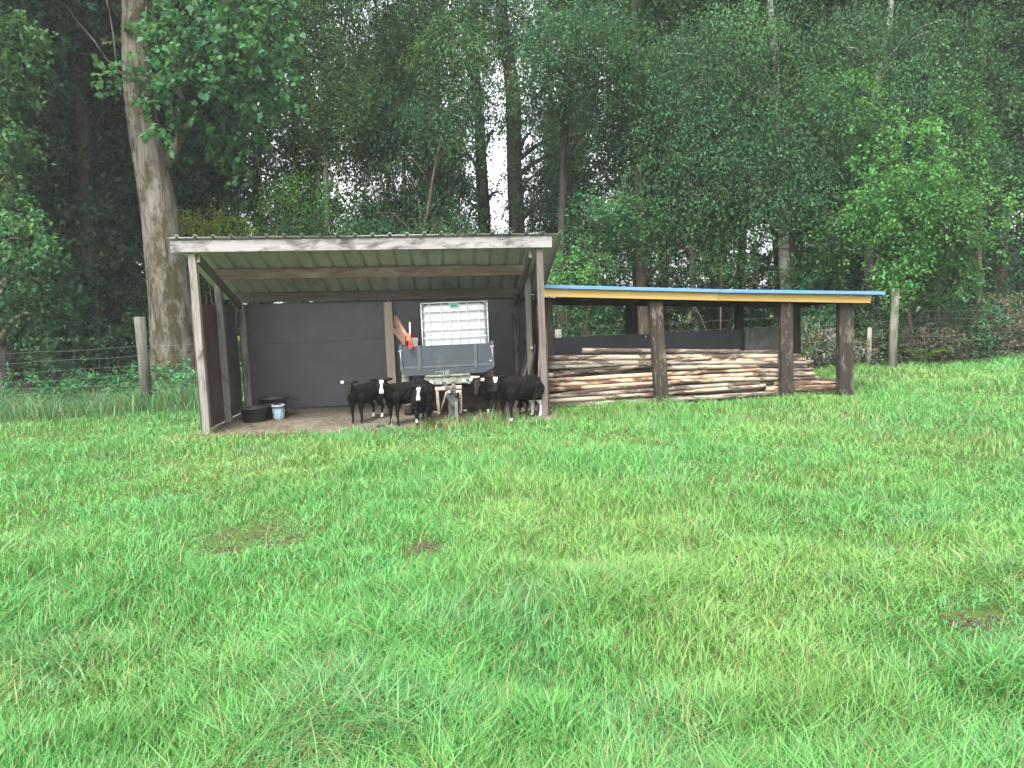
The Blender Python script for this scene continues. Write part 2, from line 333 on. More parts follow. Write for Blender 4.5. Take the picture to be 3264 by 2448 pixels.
a_, b_ = uu.shape; I = np.arange(a_ * b_).reshape(a_, b_)
tag(link('shed_floor', npmesh('shed_floor', P.reshape(-1, 3), np.stack([I[:-1, :-1], I[1:, :-1], I[1:, 1:], I[:-1, 1:]], -1).reshape(-1, 4), smooth=True), M['dirt']), kind='structure')
FZ = .02

# ------------------------------------------------------------------ the open sheep shed
shed = empty('open_shed', FL, TH); tag(shed, 'open fronted sheep shed with weathered white fascia and profiled steel roof', 'shed')
def roofz(u, v): return 2.655 - .020 * u - .335 * v
def post(u0, u1, v0, v1, z1, mat, lean=0.0, name='post', par=shed, z0=-.25):
    mb = MB(); mb.beam(((u0 + u1) / 2 - lean / 2, (v0 + v1) / 2, z0), ((u0 + u1) / 2 + lean / 2, (v0 + v1) / 2, z1), v1 - v0, u1 - u0, .005, 0, (1, 0, 0)); return mb.build(name, M[mat], par)
def ru(v, u, d): return roofz(u, v) - d
post(-.05, .05, .0, .10, ru(.05, 0, .165), 'grey_wood'); post(-.045, .05, 1.05, 1.14, ru(1.1, 0, .18), 'grey_wood'); post(.02, .115, 2.04, 2.13, ru(2.1, .1, .18), 'grey_wood')
post(4.655, 4.745, .0, .10, ru(.05, 4.7, .165), 'pink_wood'); post(4.575, 4.665, 1.02, 1.11, ru(1.07, 4.6, .18), 'grey_wood'); post(4.46, 4.55, 2.03, 2.12, ru(2.1, 4.5, .18), 'grey_wood')
post(2.345, 2.485, 1.99, 2.10, ru(2.05, 2.4, .18), 'pale_wood')
MB().beam((-.25, .0 - .023, roofz(-.25, 0) - .082), (4.87, -.023, roofz(4.87, 0) - .082), .042, .155, .004).build('fascia_board', M['white_board'], shed)
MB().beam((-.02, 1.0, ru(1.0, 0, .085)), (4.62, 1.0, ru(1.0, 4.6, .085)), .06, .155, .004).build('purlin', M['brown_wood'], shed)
MB().beam((.0, 2.0, ru(2.0, 0, .085)), (4.60, 2.0, ru(2.0, 4.6, .085)), .06, .155, .004).build('purlin', M['shaded_wood'], shed)
for u in (.075, 4.57): MB().beam((u, .03, ru(.03, u, .225)), (u, 1.98, ru(1.98, u, .225)), .045, .12, .004).build('rafter', M['shaded_wood'], shed)
for k, (u, v, a) in enumerate(((4.50, 1.93, 1),)): MB().beam((u, v - .32, ru(v - .32, u, .20)), (u, v + .05, 1.62), .05, .09, .004).build('brace', M['shaded_wood'], shed)
def panel(u0, u1, v0, v1, z0, z1, mat, name='wall_panel', par=shed, b=.002): return MB().box(((u0 + u1) / 2, (v0 + v1) / 2, (z0 + z1) / 2), (u1 - u0, v1 - v0, z1 - z0), b).build(name, M[mat], par)
# back wall: two tiers of boards with a vertical seam behind the middle post
for u0, u1 in ((-.02, 2.415), (2.42, 4.70)):
    panel(u0, u1, 2.14, 2.158, .06, 1.13, 'ply'); panel(u0, u1, 2.137, 2.155, 1.134, 1.79, 'ply')
# left wall
panel(-.072, -.054, .02, 1.10, .05, 1.80, 'ply_brown'); panel(-.072, -.054, 1.104, 2.16, .05, 1.10, 'ply_brown'); panel(-.072, -.054, 1.104, 2.16, 1.104, 1.78, 'ply')
# right wall
panel(4.75, 4.768, .02, 1.07, .05, 1.26, 'ply_brown'); panel(4.75, 4.768, 1.074, 2.16, .05, 1.26, 'ply_brown'); panel(4.748, 4.766, 1.13, 2.13, 1.264, 1.76, 'ply_brown')
# window frame on the right wall
for z_ in (.97, 1.70): MB().beam((4.70, 1.10, z_), (4.64, 2.06, z_), .04, .05).build('wall_rail', M['shaded_wood'], shed)
MB().box((4.64, .985, .95), (.05, .05, .05), .01).build('hinge', M['galv'], shed)
# roof: profiled sheets
def profile_sheet(x0, ribs, pitch, length, rib_h, rib_w, top_w, th=.0012):
    pts = [(0, 0)]
    for k in range(ribs):
        c = pitch * (k + .5); pts += [(c - rib_w / 2, 0), (c - top_w / 2, rib_h), (c + top_w / 2, rib_h), (c + rib_w / 2, 0)]
        if k < ribs - 1: pts.append((c + pitch / 2, .004))
    pts.append((pitch * ribs, 0)); return [(x0 + a, z) for a, z in pts]
def sheet(x0, ribs, pitch, v0, v1, zf, mat, par, rib_h=.036, rib_w=.062, top_w=.026, lift=0.0, nv=6, wav=.004, trim=False):
    pr = profile_sheet(x0, ribs, pitch, 0, rib_h, rib_w, top_w)
    if trim: pr = pr[:-1]
    vs = []; n = len(pr); fs = []
    for L, dz in ((0, 0), (1, .0016)):
        for i in range(nv):
            v = v0 + (v1 - v0) * i / (nv - 1)
            for x, z in pr: vs.append((x, v, zf(x, v) + z + lift + dz + wav * math.sin(x * 2.1 + L) * (1 if i == 0 else 0)))
    o2 = n * nv
    for i in range(nv - 1):
        for j in range(n - 1):
            a = i * n + j; fs.append([a, a + 1, a + n + 1, a + n]); fs.append([o2 + a, o2 + a + n, o2 + a + n + 1, o2 + a + 1])
    for j in range(n - 1): fs.append([j, o2 + j, o2 + j + 1, j + 1]); e = (nv - 1) * n; fs.append([e + j, e + j + 1, o2 + e + j + 1, o2 + e + j])
    for i in range(nv - 1): a = i * n; fs.append([a, a + n, o2 + a + n, o2 + a]); a += n - 1; fs.append([a, o2 + a, o2 + a + n, a + n])
    return MB().add(vs, fs).build('roof_sheet', M[mat], par)
pitch = .2335; x = -.26
for k, nr in enumerate((5, 5, 5, 5, 3)):
    sheet(x, nr, pitch, -.085, 2.32, roofz, 'roof_sheet', shed, lift=.0025 if k % 2 else 0.0, trim=(k == 4)); x += nr * pitch - (.0 if k % 2 else .004)

# ------------------------------------------------------------------ timber shelter on the right with blue roof
wsh = empty('wood_shelter', S(4.8, .55), TH); tag(wsh, 'low log shelter of black sleepers with yellow beam and blue roof edge', 'shelter')
def W(u, v, z): return (u - 4.8, v - .55, z)
def wz(u): return pv(1728 + (u - 4.77) * 209.7, 0, .5)[1] * 0 + 1.845 - .0635 * (u - 4.77) + .006 * (u - 4.77) * (u - 9.75) * 0
def sleeper(px0, px1, py0, px2, py2, vv_, zt, name='sleeper_post', mat='sleeper', dep=.14):
    a, _ = pv(px0, py0, vv_); b2, _ = pv(px1, py0, vv_); c2 = (a + b2) / 2; wdt = b2 - a; lo, _ = pv(px2, py2, vv_)
    return MB().beam(W(lo + (lo - c2) * .2, vv_ + dep / 2, -.25), W(c2, vv_ + dep / 2, zt), dep, wdt, .012, 0, (1, 0, 0)).build(name, M[mat], wsh)
def beamz(u): return np.interp(u, [4.75, 7.39, 9.76], [1.79, 1.625, 1.495])
sleeper(2071, 2113, 960, 2113, 1285, .50, 1.59); sleeper(2490, 2529, 970, 2512, 1270, .50, 1.50); sleeper(2678, 2722, 975, 2700, 1245, .52, 1.46)
MB().box(W(4.86, .86, .70), (.20, .14, 1.95), .012).build('sleeper_post', M['sleeper'], wsh)
for px, zt in ((2013, 1.60), (2357, 1.49), (2539, 1.44)):
    u, _ = pv(px, 1000, 1.95); MB().beam(W(u, 1.98, -.2), W(u, 1.98, zt), .12, .13 if px > 2100 else .17, .01, 0, (1, 0, 0)).build('back_post', M['sleeper_dark'], wsh)
for a, b2 in ((4.76, 7.388), (7.393, 9.755)): MB().beam(W(a, .455, beamz(a)), W(b2, .455, beamz(b2)), .055, .118, .004).build('front_beam', M['yellow_wood'], wsh)
MB().beam(W(4.8, 2.06, 1.66), W(9.6, 2.06, 1.42), .05, .12, .004).build('back_beam', M['sleeper_dark'], wsh)
for u in (5.6, 6.9, 8.2, 9.4): MB().beam(W(u, .49, beamz(u) - .01), W(u, 2.03, beamz(u) - .075), .05, .09, .004).build('rafter', M['sleeper_dark'], wsh)
def wroof(x, v): return float(beamz(x + 4.8)) + .058 - .035 * (v + .55 - .4)
for k in range(3): sheet(-.02 + k * 1.725, 7, .2465, -.20 , 1.68, wroof, 'dark_sheet', wsh, .022, .05, .03, .003 * (k % 2), 3, 0)
for a, b2 in ((4.79, 7.386), (7.389, 9.93)): MB().beam(W(a, .352, beamz(a) + .084), W(b2, .352, beamz(b2) + .084), .012, .048, .003).build('roof_edge_trim', M['blue_sheet'], wsh)
for px in (2330, 2180, 1915, 2464, 2712, 2134): 
    u, _ = pv(px, 930, .4); MB().sphere(W(u, .40, float(beamz(u)) + .108), .011, 6, 5).build('roof_screw', M['galv'], wsh)
panel(4.93 - 4.8, 8.33 - 4.8, 1.87 - .55, 1.888 - .55, .02, 1.045, 'ply_black', 'back_panel', wsh)
for u in (6.66, 6.76): MB().sphere(W(u, 1.868, 1.0), (.014, .008, .014), 6, 5).build('screw_washer', M['white_steel'], wsh)
panel(8.34 - 4.8, 8.98 - 4.8, 1.80 - .55, 1.818 - .55, .02, 1.06, 'board_grey', 'back_panel', wsh); panel(8.345 - 4.8, 8.47 - 4.8, 1.778 - .55, 1.797 - .55, .02, 1.05, 'grey_wood', 'panel_edge_board', wsh)

# ------------------------------------------------------------------ stacked logs (every one lies loose)
def Z5(x, y, v): return pv(1680 + x / 3.568, 880 + y / 3.568, v)
def Z6(x, y, v): return pv(2200 + x / 3.352, 860 + y / 3.352, v)
LV = .735
front = [  # (left point, right point, radius, skin, what it looks like)
 (Z5(230, 1478, LV), Z6(950, 1318, LV), .043, 'log_grey', 'grey bottom log of the pile half hidden in grass'),
 (Z5(1560, 1400, LV), Z6(800, 1330, LV), .045, 'log_bark', 'dark barked log on the ground between the first two sleepers'),
 (Z5(225, 1425, LV), Z6(800, 1240, LV), .040, 'log_pale', 'long pale log second from the ground'),
 (Z6(805, 1270, LV), Z6(1590, 1250, LV), .046, 'log_orange', 'pale orange log reaching right to the last sleeper, lower of two'),
 (Z6(900, 1215, LV), Z6(1588, 1200, LV), .038, 'log_orange', 'pale orange log reaching right to the last sleeper, upper of two'),
 (Z5(300, 1365, LV), Z6(735, 1210, LV), .040, 'log_grey', 'straight grey log third from the ground'),
 (Z5(225, 1375, LV - .01), Z5(1560, 1190, LV), .037, 'log_pale', 'cream log rising from lower left, peeled clean'),
 (Z5(700, 1320, LV + .03), Z5(1715, 1205, LV + .02), .036, 'log_bark', 'dark log wedged under the cream one by the first sleeper'),
 (Z5(1730, 1195, LV), Z6(920, 1160, LV), .038, 'log_pale', 'short cream log with sawn left end right of the first sleeper'),
 (Z6(730, 1165, LV + .03), Z6(1370, 1152, LV + .03), .030, 'log_grey', 'thin grey pole poking out right of the second sleeper'),
 (Z5(225, 1288, LV), Z6(600, 1145, LV + .02), .037, 'log_orange', 'brown orange log in the middle of the pile'),
 (Z5(225, 1238, LV), Z6(940, 1105, LV), .038, 'log_orange', 'long bright orange log in the middle of the pile'),
 (Z6(700, 1110, LV + .05), Z6(1305, 1108, LV + .05), .036, 'log_pale', 'cream log end showing right of the second sleeper'),
 (Z5(225, 1190, LV), Z6(715, 1062, LV), .036, 'log_orange', 'salmon coloured log just under the big dark one'),
 (Z6(680, 1060, LV + .06), Z6(1185, 1088, LV + .06), .032, 'log_pale', 'small pale pole ending just right of the second sleeper'),
 (Z5(205, 1130, LV), Z5(298, 1125, LV), .042, 'log_pale', 'short cream stub beside the big dark log, left end of pile'),
 (Z5(302, 1125, LV - .02), Z5(2080, 932, LV - .02), .047, 'log_bark', 'thick dark barked log slanting up to the right'),
 (Z5(1570, 1040, LV), Z6(735, 1025, LV), .042, 'log_pale', 'pale log with ragged bark right of the first sleeper'),
 (Z6(740, 1028, LV), Z6(1225, 1028, LV + .02), .037, 'log_bark', 'dark ended log butted against the pale ragged one'),
 (Z6(640, 1060, LV + .12), Z6(1265, 1057, LV + .12), .030, 'log_grey', 'grey pole tip behind the second sleeper'),
 (Z5(220, 1042, LV), Z5(1500, 975, LV), .042, 'log_grey', 'long grey log above the big dark one'),
 (Z5(220, 985, LV + .02), Z6(1290, 990, LV + .05), .043, 'log_grey', 'longest grey log, its rounded pale tip sticks out right'),
 (Z6(215, 965, LV + .03), Z6(1195, 952, LV + .10), .036, 'log_pale', 'smooth tan log near the top right of the pile'),
 (Z5(220, 930, LV + .06), Z6(1145, 918, LV + .11), .043, 'log_pale', 'second log from the top, tan and slightly cracked'),
 (Z5(610, 842, LV + .16), Z6(490, 865, LV + .16), .038, 'log_grey', 'topmost grey log lying on the pile'),
]
vs_of = {}
def log(a, b2, v, r, skin, label, bend=.008):
    L = abs(b2[0] - a[0]); n = max(3, int(L / .3) + 2); pts = []; rad = []; ph = random.random() * 6
    o = S(a[0], v, a[1]); root = None
    for i in range(n):
        t = i / (n - 1); pts.append((L * t, bend * math.sin(t * 3 + ph) * min(1, L), (b2[1] - a[1]) * t + bend * .4 * math.sin(t * 5 + ph)))
        rad.append(r * (1.07 - .14 * t) * (1 + .05 * math.sin(t * 9 * L + ph)))
    ob = MB().tube(pts, rad, 12, True, 0, 1, .03).build('log', [M[skin], M['cut']], None, o, (0, 0, TH))
    return tag(ob, label, 'log', 'logs stacked in the shelter')
for a, b2, r, skin, label in front: log(a, b2, LV, r * .95, skin, label)
# rows behind the front face, seen only along the top and the right end of the pile
hid = 0
for row in range(8):
    for k in range(3):
        z = .06 + .092 * row; v = .84 + .10 * k + .03 * (row % 2); le = random.uniform(4.95, 5.2); ri = 9.2 - row * .07 + random.uniform(-.25, .15)
        if row == 7 and k == 0: continue
        log((le, z + .0), (min(ri, 9.35), z + .012), v, random.uniform(.040, .047), random.choice(['log_pale', 'log_grey', 'log_grey', 'log_orange']), 'plain round log in the hidden rows behind the front of the pile')

# ------------------------------------------------------------------ trailer
TV = .50
tr = empty('farm_trailer', S(3.31, TV + .5, 0), TH); tag(tr, 'blue grey box trailer standing in the shed with drawbar toward the field', 'trailer')
def T(u, v, z): return (u - 3.31, v - TV - .5, z)
xa, zt = z3(252, 648, TV); xb, zt2 = z3(1287, 590, TV); _, zb = z3(266, 900, TV); zb += .01; zt = (zt + zt2) / 2
zap = z3(330, 962, TV)[1]; LEN = 1.50; xm = (xa + xb) / 2; tw = xb - xa
bd = MB().box(T(xm, TV, (zt + zb) / 2), (tw - .08, .022, zt - zb), .003).build('front_board', M['trailer_grey'], tr)
MB().box(T(xm, TV + LEN, (zt + zb) / 2), (tw - .08, .022, zt - zb), .003).build('tail_board', M['trailer_grey'], tr)
for u in (xa + .012, xb - .012): MB().box(T(u, TV + LEN / 2, (zt + zb) / 2), (.022, LEN - .06, zt - zb), .003).build('side_board', M['trailer_grey'], tr)
MB().box(T(xm, TV + LEN / 2, zb - .012), (tw - .03, LEN, .022), .003).build('floor', M['trailer_edge'], tr)
for u in (xa + .02, xb - .02):
    for v in (TV, TV + LEN): MB().box(T(u, v - .002, (zt + zb) / 2 + .01), (.045, .05, zt - zb + .04), .004).build('corner_post', M['trailer_edge'], tr)
for px in (470, 1088):
    u, _ = z3(px, 700, TV); MB().box(T(u, TV - .022, (zt + zb) / 2 - .01), (.055, .02, zt - zb + .03), .003).build('stile', M['trailer_edge'], tr)
MB().box(T(xm, TV - .018, zb + .018), (tw - .1, .014, .03), .003).build('lower_rail', M['trailer_edge'], tr)
# sloping apron below the board: trapezoid
a0 = z3(270, 905, TV)[0]; a1 = z3(1295, 862, TV)[0]; b0 = z3(335, 962, TV)[0]; b1 = z3(1185, 925, TV)[0]; za = zb; zl = zap
ap = MB(); q = [(a0, za), (a1, za), (a1, za - .025), (b1, zl), (b0, zl), (a0, za - .03)]
ap.add([T(u, TV - .026, z) for u, z in q] + [T(u, TV - .004, z) for u, z in q], [[5, 4, 3, 2, 1, 0], [6, 7, 8, 9, 10, 11]] + [[i, (i + 1) % 6, 6 + (i + 1) % 6, 6 + i] for i in range(6)]); ap.build('apron', M['trailer_grey'], tr)
# latches
for sx, px, py in ((-1, 262, 690), (1, 1270, 640)):
    u, z = z3(px, py, TV); h = MB(); h.beam(T(u - .03, TV - .035, z), T(u + .035, TV - .035, z + .012), .012, .012, .002).tube([T(u, TV - .03, z), T(u + .01, TV - .04, z - .17)], .006, 6); h.build('latch', M['galv'], tr)
u, z = z3(1257, 790, TV); MB().sphere(T(u, TV - .035, z), .011, 8, 6).build('bolt', M['white_steel'], tr)
# wheels
for px in (332, 1238):
    u, _ = z3(px, 980, TV + .45); wv = TV + .52; r = .335
    wl = empty('wheel', T(u, wv, r + FZ - .01)); wl.parent = tr
    prof = [(r * .62, -.06), (r * .8, -.072), (r * .95, -.066), (r, -.045), (r, .045), (r * .95, .066), (r * .8, .072), (r * .62, .06)]
    ty = MB().lathe(prof, 28); 
    for k in range(28):
        an = 2 * math.pi * k / 28; ty.box((math.cos(an) * r, math.sin(an) * r, 0), (.014, .035, .085), .004, (0, 0, an))
    ty.build('tyre', M['tyre'], wl, (0, 0, 0), (0, R(90), 0)); MB().lathe([(.0, -.03), (r * .3, -.035), (r * .58, -.03), (r * .63, -.06), (r * .63, .06), (r * .58, .03), (r * .3, .035), (0, .03)], 20).build('rim', M['rusty'], wl, (0, 0, 0), (0, R(90), 0))
MB().tube([T(xa + .1, TV + .52, .355), T(xb - .1, TV + .52, .355)], .03, 8).build('axle', M['dark_steel'], tr)
# chassis cross member with reflectors
CV = TV - .12; c0, cz0 = z3(538, 968, CV); c1, cz1 = z3(1028, 942, CV); _, cb = z3(530, 1072, CV); ct = (cz0 + cz1) / 2
ch = MB().box(T((c0 + c1) / 2, CV, (ct + cb) / 2), (c1 - c0 - .05, .05, ct - cb - .02), .006).build('cross_member', M['chassis'], tr)
MB().beam(T(c0, CV - .01, ct), T(c1, CV - .01, ct), .07, .025, .004).build('cross_member_lip', M['chassis'], tr)
for u in (c0 + .02, c1 - .012): MB().box(T(u, CV - .012, (ct + cb) / 2), (.04, .05, ct - cb), .005).build('cross_member_end', M['chassis'], tr)
for px, py in ((605, 1034), (963, 1014)):
    u, z = z3(px, py, CV - .04); MB().box(T(u, CV - .034, z), (.045, .016, .042), .004).build('reflector', M['reflector'], tr)
r0 = z3(1032, 978, CV); r1 = z3(1140, 972, CV); MB().tube([T(r0[0] - .02, CV, r0[1]), T((r0[0] + r1[0]) / 2, CV, r0[1] - .004), T(r1[0], CV, r1[1])], [.026, .022, .014], 8).build('side_arm', M['rusty'], tr)
for s in (-1, 1): MB().beam(T(xm + s * .33, CV + .03, .56), T(xm + s * .33, TV + LEN, .56), .05, .09, .004).build('chassis_rail', M['chassis'], tr)
MB().box(T(xm, TV + .02, .585), (.62, .26, .03), .004).build('chassis_plate', M['dark_steel'], tr)
h0 = z3(645, 965, CV); h1 = z3(650, 918, CV); h2 = z3(785, 905, CV); h3 = z3(815, 915, CV); h4 = z3(822, 958, CV); hv = CV - .03
MB().tube([T(h0[0], hv, h0[1]), T(h1[0], hv, h1[1]), T(h2[0], hv, h2[1])], .007, 6).tube([T(h2[0] - .01, hv, h2[1] + .01), T(h3[0] - .01, hv, h3[1] + .015), T(h4[0], hv, h4[1])], .008, 6).build('hand_rail', M['chassis'], tr)
u, z = z3(738, 940, CV); MB().box(T(u, hv, z), (.016, .016, .07), .002).box(T(u + .055, hv, z + .01), (.05, .03, .09), .003).build('hose_bracket', M['chassis'], tr)
# prop frame under the cross member
PV = .22; p0, pz = z3(668, 1105, PV); p1, pz1 = z3(928, 1100, PV); _, pb = z3(672, 1385, PV)
MB().beam(T(p0 - .03, PV, pz), T(p1 + .02, PV, pz + .01), .055, .05, .005).build('prop_bar', M['rusty'], tr)
for u, du in ((p0, .005), (p1 - .005, -.01)): MB().beam(T(u + du, PV, pb), T(u, PV, pz - .028), .045, .043, .005, 0, (1, 0, 0)).build('prop_leg', M['rusty'], tr)
for u, s in ((p0 - .015, -1), (p1 + .02, 1)): MB().tube([T(u, PV - .02, pb + .035), T(u + s * .055, PV - .02, pb + .04)], [.018, .012], 8).build('prop_pin', M['rusty'], tr)
# drawbar with its V plates and support post
DV = .02; d0, dz = z3(765, 1145, DV); d1, _ = z3(925, 1140, DV); dc = (d0 + d1) / 2
for s in (-1, 1): MB().beam(T(xm + s * .07, CV, .53), T(dc + s * .035, DV - .02, .40), .05, .07, .005).build('drawbar_arm', M['dark_steel'], tr)
vq = [z3(790, 1150, DV), z3(905, 1220, DV), z3(870, 1295, DV), z3(835, 1300, DV), z3(755, 1170, DV)]
vp = MB(); k = len(vq); vp.add([T(u, DV - .045, z) for u, z in vq] + [T(u, DV - .025, z) for u, z in vq], [list(range(k))[::-1], list(range(k, 2 * k))] + [[i, (i + 1) % k, k + (i + 1) % k, k + i] for i in range(k)]); vp.build('hitch_plate', M['dark_steel'], tr)
MB().tube([T(d0 + .01, DV, dz + .01), T(p0 + .04, DV + .1, pb + .06)], .013, 7).tube([T(d1, DV, dz + .02), T(p1 - .03, DV + .1, pb + .08)], .013, 7).build('strut', M['rusty'], tr)
MB().beam(T(dc - .01, DV + .04, -.02), T(dc - .02, DV + .04, dz), .10, .125, .008, 0, (1, 0, 0)).build('support_post', M['dark_steel'], tr)
MB().beam(T(dc + .035, DV - .055, .0), T(dc + .035, DV - .055, dz - .14), .03, .048, .004, 0, (1, 0, 0)).build('jack_tube', M['chassis'], tr)
MB().tube([T(dc - .02, DV - .02, dz + .02), T(dc + .0, DV - .03, dz + .10), T(dc + .005, DV - .03, dz + .12)], [.02, .012, .018], 8).build('hitch_pin', M['rusty'], tr)
for du, r_ in ((.06, .02), (-.06, .018)): MB().sphere(T(dc + du, DV - .05, dz + .01), r_, 8, 6).build('hitch_bolt', M['reflector'], tr)
# rear prop board seen low under the trailer
MB().box(T(xm + .33, TV + .9, .10), (.75, .03, .21), .004).build('rear_prop_board', M['shaded_wood'], tr)

# ------------------------------------------------------------------ white cage tank in the trailer
IV = TV + .07; i0, it = z3(487, 160, IV); i1, it2 = z3(1216, 130, IV); it = (it + it2) / 2; ib = zb + .01; iw = i1 - i0; idp = 1.15; ih = it - ib
tk = empty('water_tank', S((i0 + i1) / 2, IV + idp / 2, ib), TH); tag(tk, 'white plastic water tank in a steel tube cage on the trailer', 'tank')
tb = MB(); rr = .06; hw, hd = iw / 2 - .022, idp / 2 - .022
def rrect(z, ins):
    out = []
    for cx, cy, a0_ in ((hw - rr, hd - rr, 0), (-hw + rr, hd - rr, 90), (-hw + rr, -hd + rr, 180), (hw - rr, -hd + rr, 270)):
        for k in range(5): a = R(a0_ + k * 22.5); out.append((cx + (rr) * math.cos(a) - math.copysign(ins, cx), cy + rr * math.sin(a) - math.copysign(ins, cy), z))
    return out
zs = [(0.01, .02)]; nb = 4
for k in range(nb):
    za_ = .03 + (ih - .10) * k / nb; zc = .03 + (ih - .10) * (k + 1) / nb; zs += [(za_, .008), (za_ + .02, 0), (zc - .02, 0), (zc, .008)]
zs += [(ih - .045, .03), (ih - .035, .09)]
rings = [rrect(z, i) for z, i in zs]; vs = [p for r_ in rings for p in r_]; n = 20
tb.add(vs, [[i * n + j, i * n + (j + 1) % n, (i + 1) * n + (j + 1) % n, (i + 1) * n + j] for i in range(len(rings) - 1) for j in range(n)], 0, False); tb.add(rings[-1], [list(range(n))]); tb.add(rings[0], [list(range(n))[::-1]]); tb.build('tank_body', M['tank'], tk)
def bar(a, b2, r_=.006): return MB().tube([a, b2], r_, 7).build('cage_bar', M['cage_steel'], tk)
X = iw / 2; Yd = idp / 2
hz = [z3(0, yy, IV)[1] - ib for yy in ()]
levels = [.02] + [ih - d for d in (.52, .40, .265, .135)] + [ih - .008]
levels = [l for l in levels if l > 0]
for z in levels:
    for y in (-Yd, Yd): bar((-X, y, z), (X, y, z), .008)
    for x_ in (-X, X): bar((x_, -Yd + .012, z), (x_, Yd - .012, z), .008)
for s in (-1, 1):
    for s2 in (-1, 1): bar((s * X, s2 * (Yd - .012), .03), (s * X, s2 * (Yd - .012), ih - .018), .010)
for px in (580, 712, 808, 903, 998, 1130):
    u, _ = z3(px, 230, IV); bar((u - (i0 + i1) / 2, -Yd - .004, .01), (u - (i0 + i1) / 2, -Yd - .004, ih - .02), .0065)
for k in range(5): bar((-X - .004, -Yd + idp * (k + 1) / 6, .01), (-X - .004, -Yd + idp * (k + 1) / 6, ih - .02), .0065)
for k in range(5): bar((X + .004, -Yd + idp * (k + 1) / 6, .01), (X + .004, -Yd + idp * (k + 1) / 6, ih - .02), .0065)
MB().box((0, -Yd - .014, ih - .035), (.11, .012, .036), .004).build('green_tag', M['green_plastic'], tk)
MB().lathe([(.0, .03), (.08, .03), (.085, .0), (.085, -.03)], 20, (0, 0, ih - .03)).build('filler_cap', M['green_plastic'], tk)

# ------------------------------------------------------------------ planks sticking out of the trailer
def loose(name, a, b2, wd, ht, mat, label, cat, bev=.004, group=None):
    a = np.array(a); b2 = np.array(b2); mid = (a + b2) / 2; mb = MB(); mb.beam(a - mid, b2 - mid, wd, ht, bev); o = mb.build(name, M[mat] if isinstance(mat, str) else mat, None, mid); return tag(o, label, cat, group)
def pt(px, py, v): u, z = z3(px, py, v); return S(u, v, z)
loose('timber', pt(205, 340, .95), pt(330, 560, .46), .045, .13, 'orange_timber', 'upper reddish plank leaning out of the trailer front corner', 'plank')
loose('timber', pt(190, 450, .97), pt(330, 620, .55), .05, .06, 'orange_timber', 'lower reddish plank under the wider one at the trailer corner', 'plank')
bt = empty('marker_board', pt(400, 590, .43), TH); tag(bt, 'short board with orange and red painted ends on the trailer corner', 'board')
MB().box((.005, .06, -.005), (.13, .03, .135), .004, (0, .12, .35)).build('board', M['grey_wood_x'], bt)
MB().box((-.035, .0, -.035), (.045, .05, .115), .004).build('red_end', M['red_paint'], bt); MB().box((-.055, .005, .075), (.055, .05, .10), .004, (0, .1, 0)).build('orange_end', M['orange_paint'], bt)
loose('stake', pt(366, 370, .60), pt(372, 600, .56), .02, .02, 'white_steel', 'thin white stake upright behind the red board end', 'stake')

# boards leaning on the right wall
loose('loose_panel', S(4.36, 1.45, .02), S(4.66, 1.45, .96), .85, .022, 'board_grey', 'wide grey panel leaning against the right inner wall', 'panel')
loose('loose_panel', S(4.49, 1.02, .02), S(4.69, 1.02, .95), .22, .02, 'ply_brown', 'narrow brown board leaning in front of the grey panel', 'board')
loose('wooden_lath', S(4.655, .50, .02), S(4.72, .60, .98), .022, .022, 'grey_wood', 'thin wooden lath leaning beside the right front post', 'lath')

# ------------------------------------------------------------------ tubs and bucket
def tub(u, v, z, r, h, label, tilt=(0, 0, 0), handles=True):
    t_ = empty('feed_tub', S(u, v, z), random.random() * 6); t_.rotation_euler = (tilt[0], tilt[1], t_.rotation_euler.z)
    MB().lathe([(0, .0), (r * .80, .0), (r * .84, .012), (r * .97, h - .02), (r * 1.03, h - .016), (r * 1.03, h), (r * .98, h), (r * .93, h - .03), (r * .80, .02), (0, .016)], 28).build('tub_body', M['black_plastic'], t_)
    for s in (-1, 1):
        MB().tube([(-.07, s * r * .99, h - .03), (-.05, s * (r + .045), h - .025), (.05, s * (r + .045), h - .025), (.07, s * r * .99, h - .03)], .010, 6).build('handle', M['black_plastic'], t_)
    return tag(t_, label, 'tub')
tub(.40, 1.04, FZ, .20, .22, 'low black rubber feed tub on the floor, leftmost of the tubs'); tub(.585, 1.42, FZ, .22, .24, 'black tub standing under the stacked black tub by the back'); tub(.60, 1.425, FZ + .055, .225, .26, 'black tub stacked inside another at the shed corner')
bk = empty('bucket', S(.735, 1.165, FZ), .4); tag(bk, 'white bucket with pale blue label beside the black tubs', 'bucket')
MB().lathe([(0, 0), (.075, 0), (.079, .006), (.094, .20), (.099, .20), (.099, .225), (.092, .225), (.088, .20), (.074, .012), (0, .012)], 26).build('bucket_body', M['white_plastic'], bk)
m, t, b, o = newmat('blue print label'); v = coords(t, (1, 1, 1)); n1 = noise(t, v, 26, 4, .6); c = ramp(t, n1, [(.40, (.12, .24, .30)), (.5, (.36, .44, .48)), (.6, (.10, .21, .28))]); t.links.new(c, b.inputs['Base Color']); b.inputs['Roughness'].default_value = .5; M['label'] = m
lb = MB(); nn = 14
lb.add([((.0795 + .0157 * f + .0022) * math.cos(a), (.0795 + .0157 * f + .0022) * math.sin(a), .006 + .194 * f) for f in (.12, .86) for a in [R(-190 + 200 * k / (nn - 1)) for k in range(nn)]], [[k, k + 1, nn + k + 1, nn + k] for k in range(nn - 1)], 0, True); lb.build('paper_label', M['label'], bk)
MB().tube([(.099 * math.cos(a), .02, .205 - .055 * math.sin(a)) for a in [math.pi * k / 8 for k in range(9)]], .003, 5).build('wire_handle', M['galv'], bk)

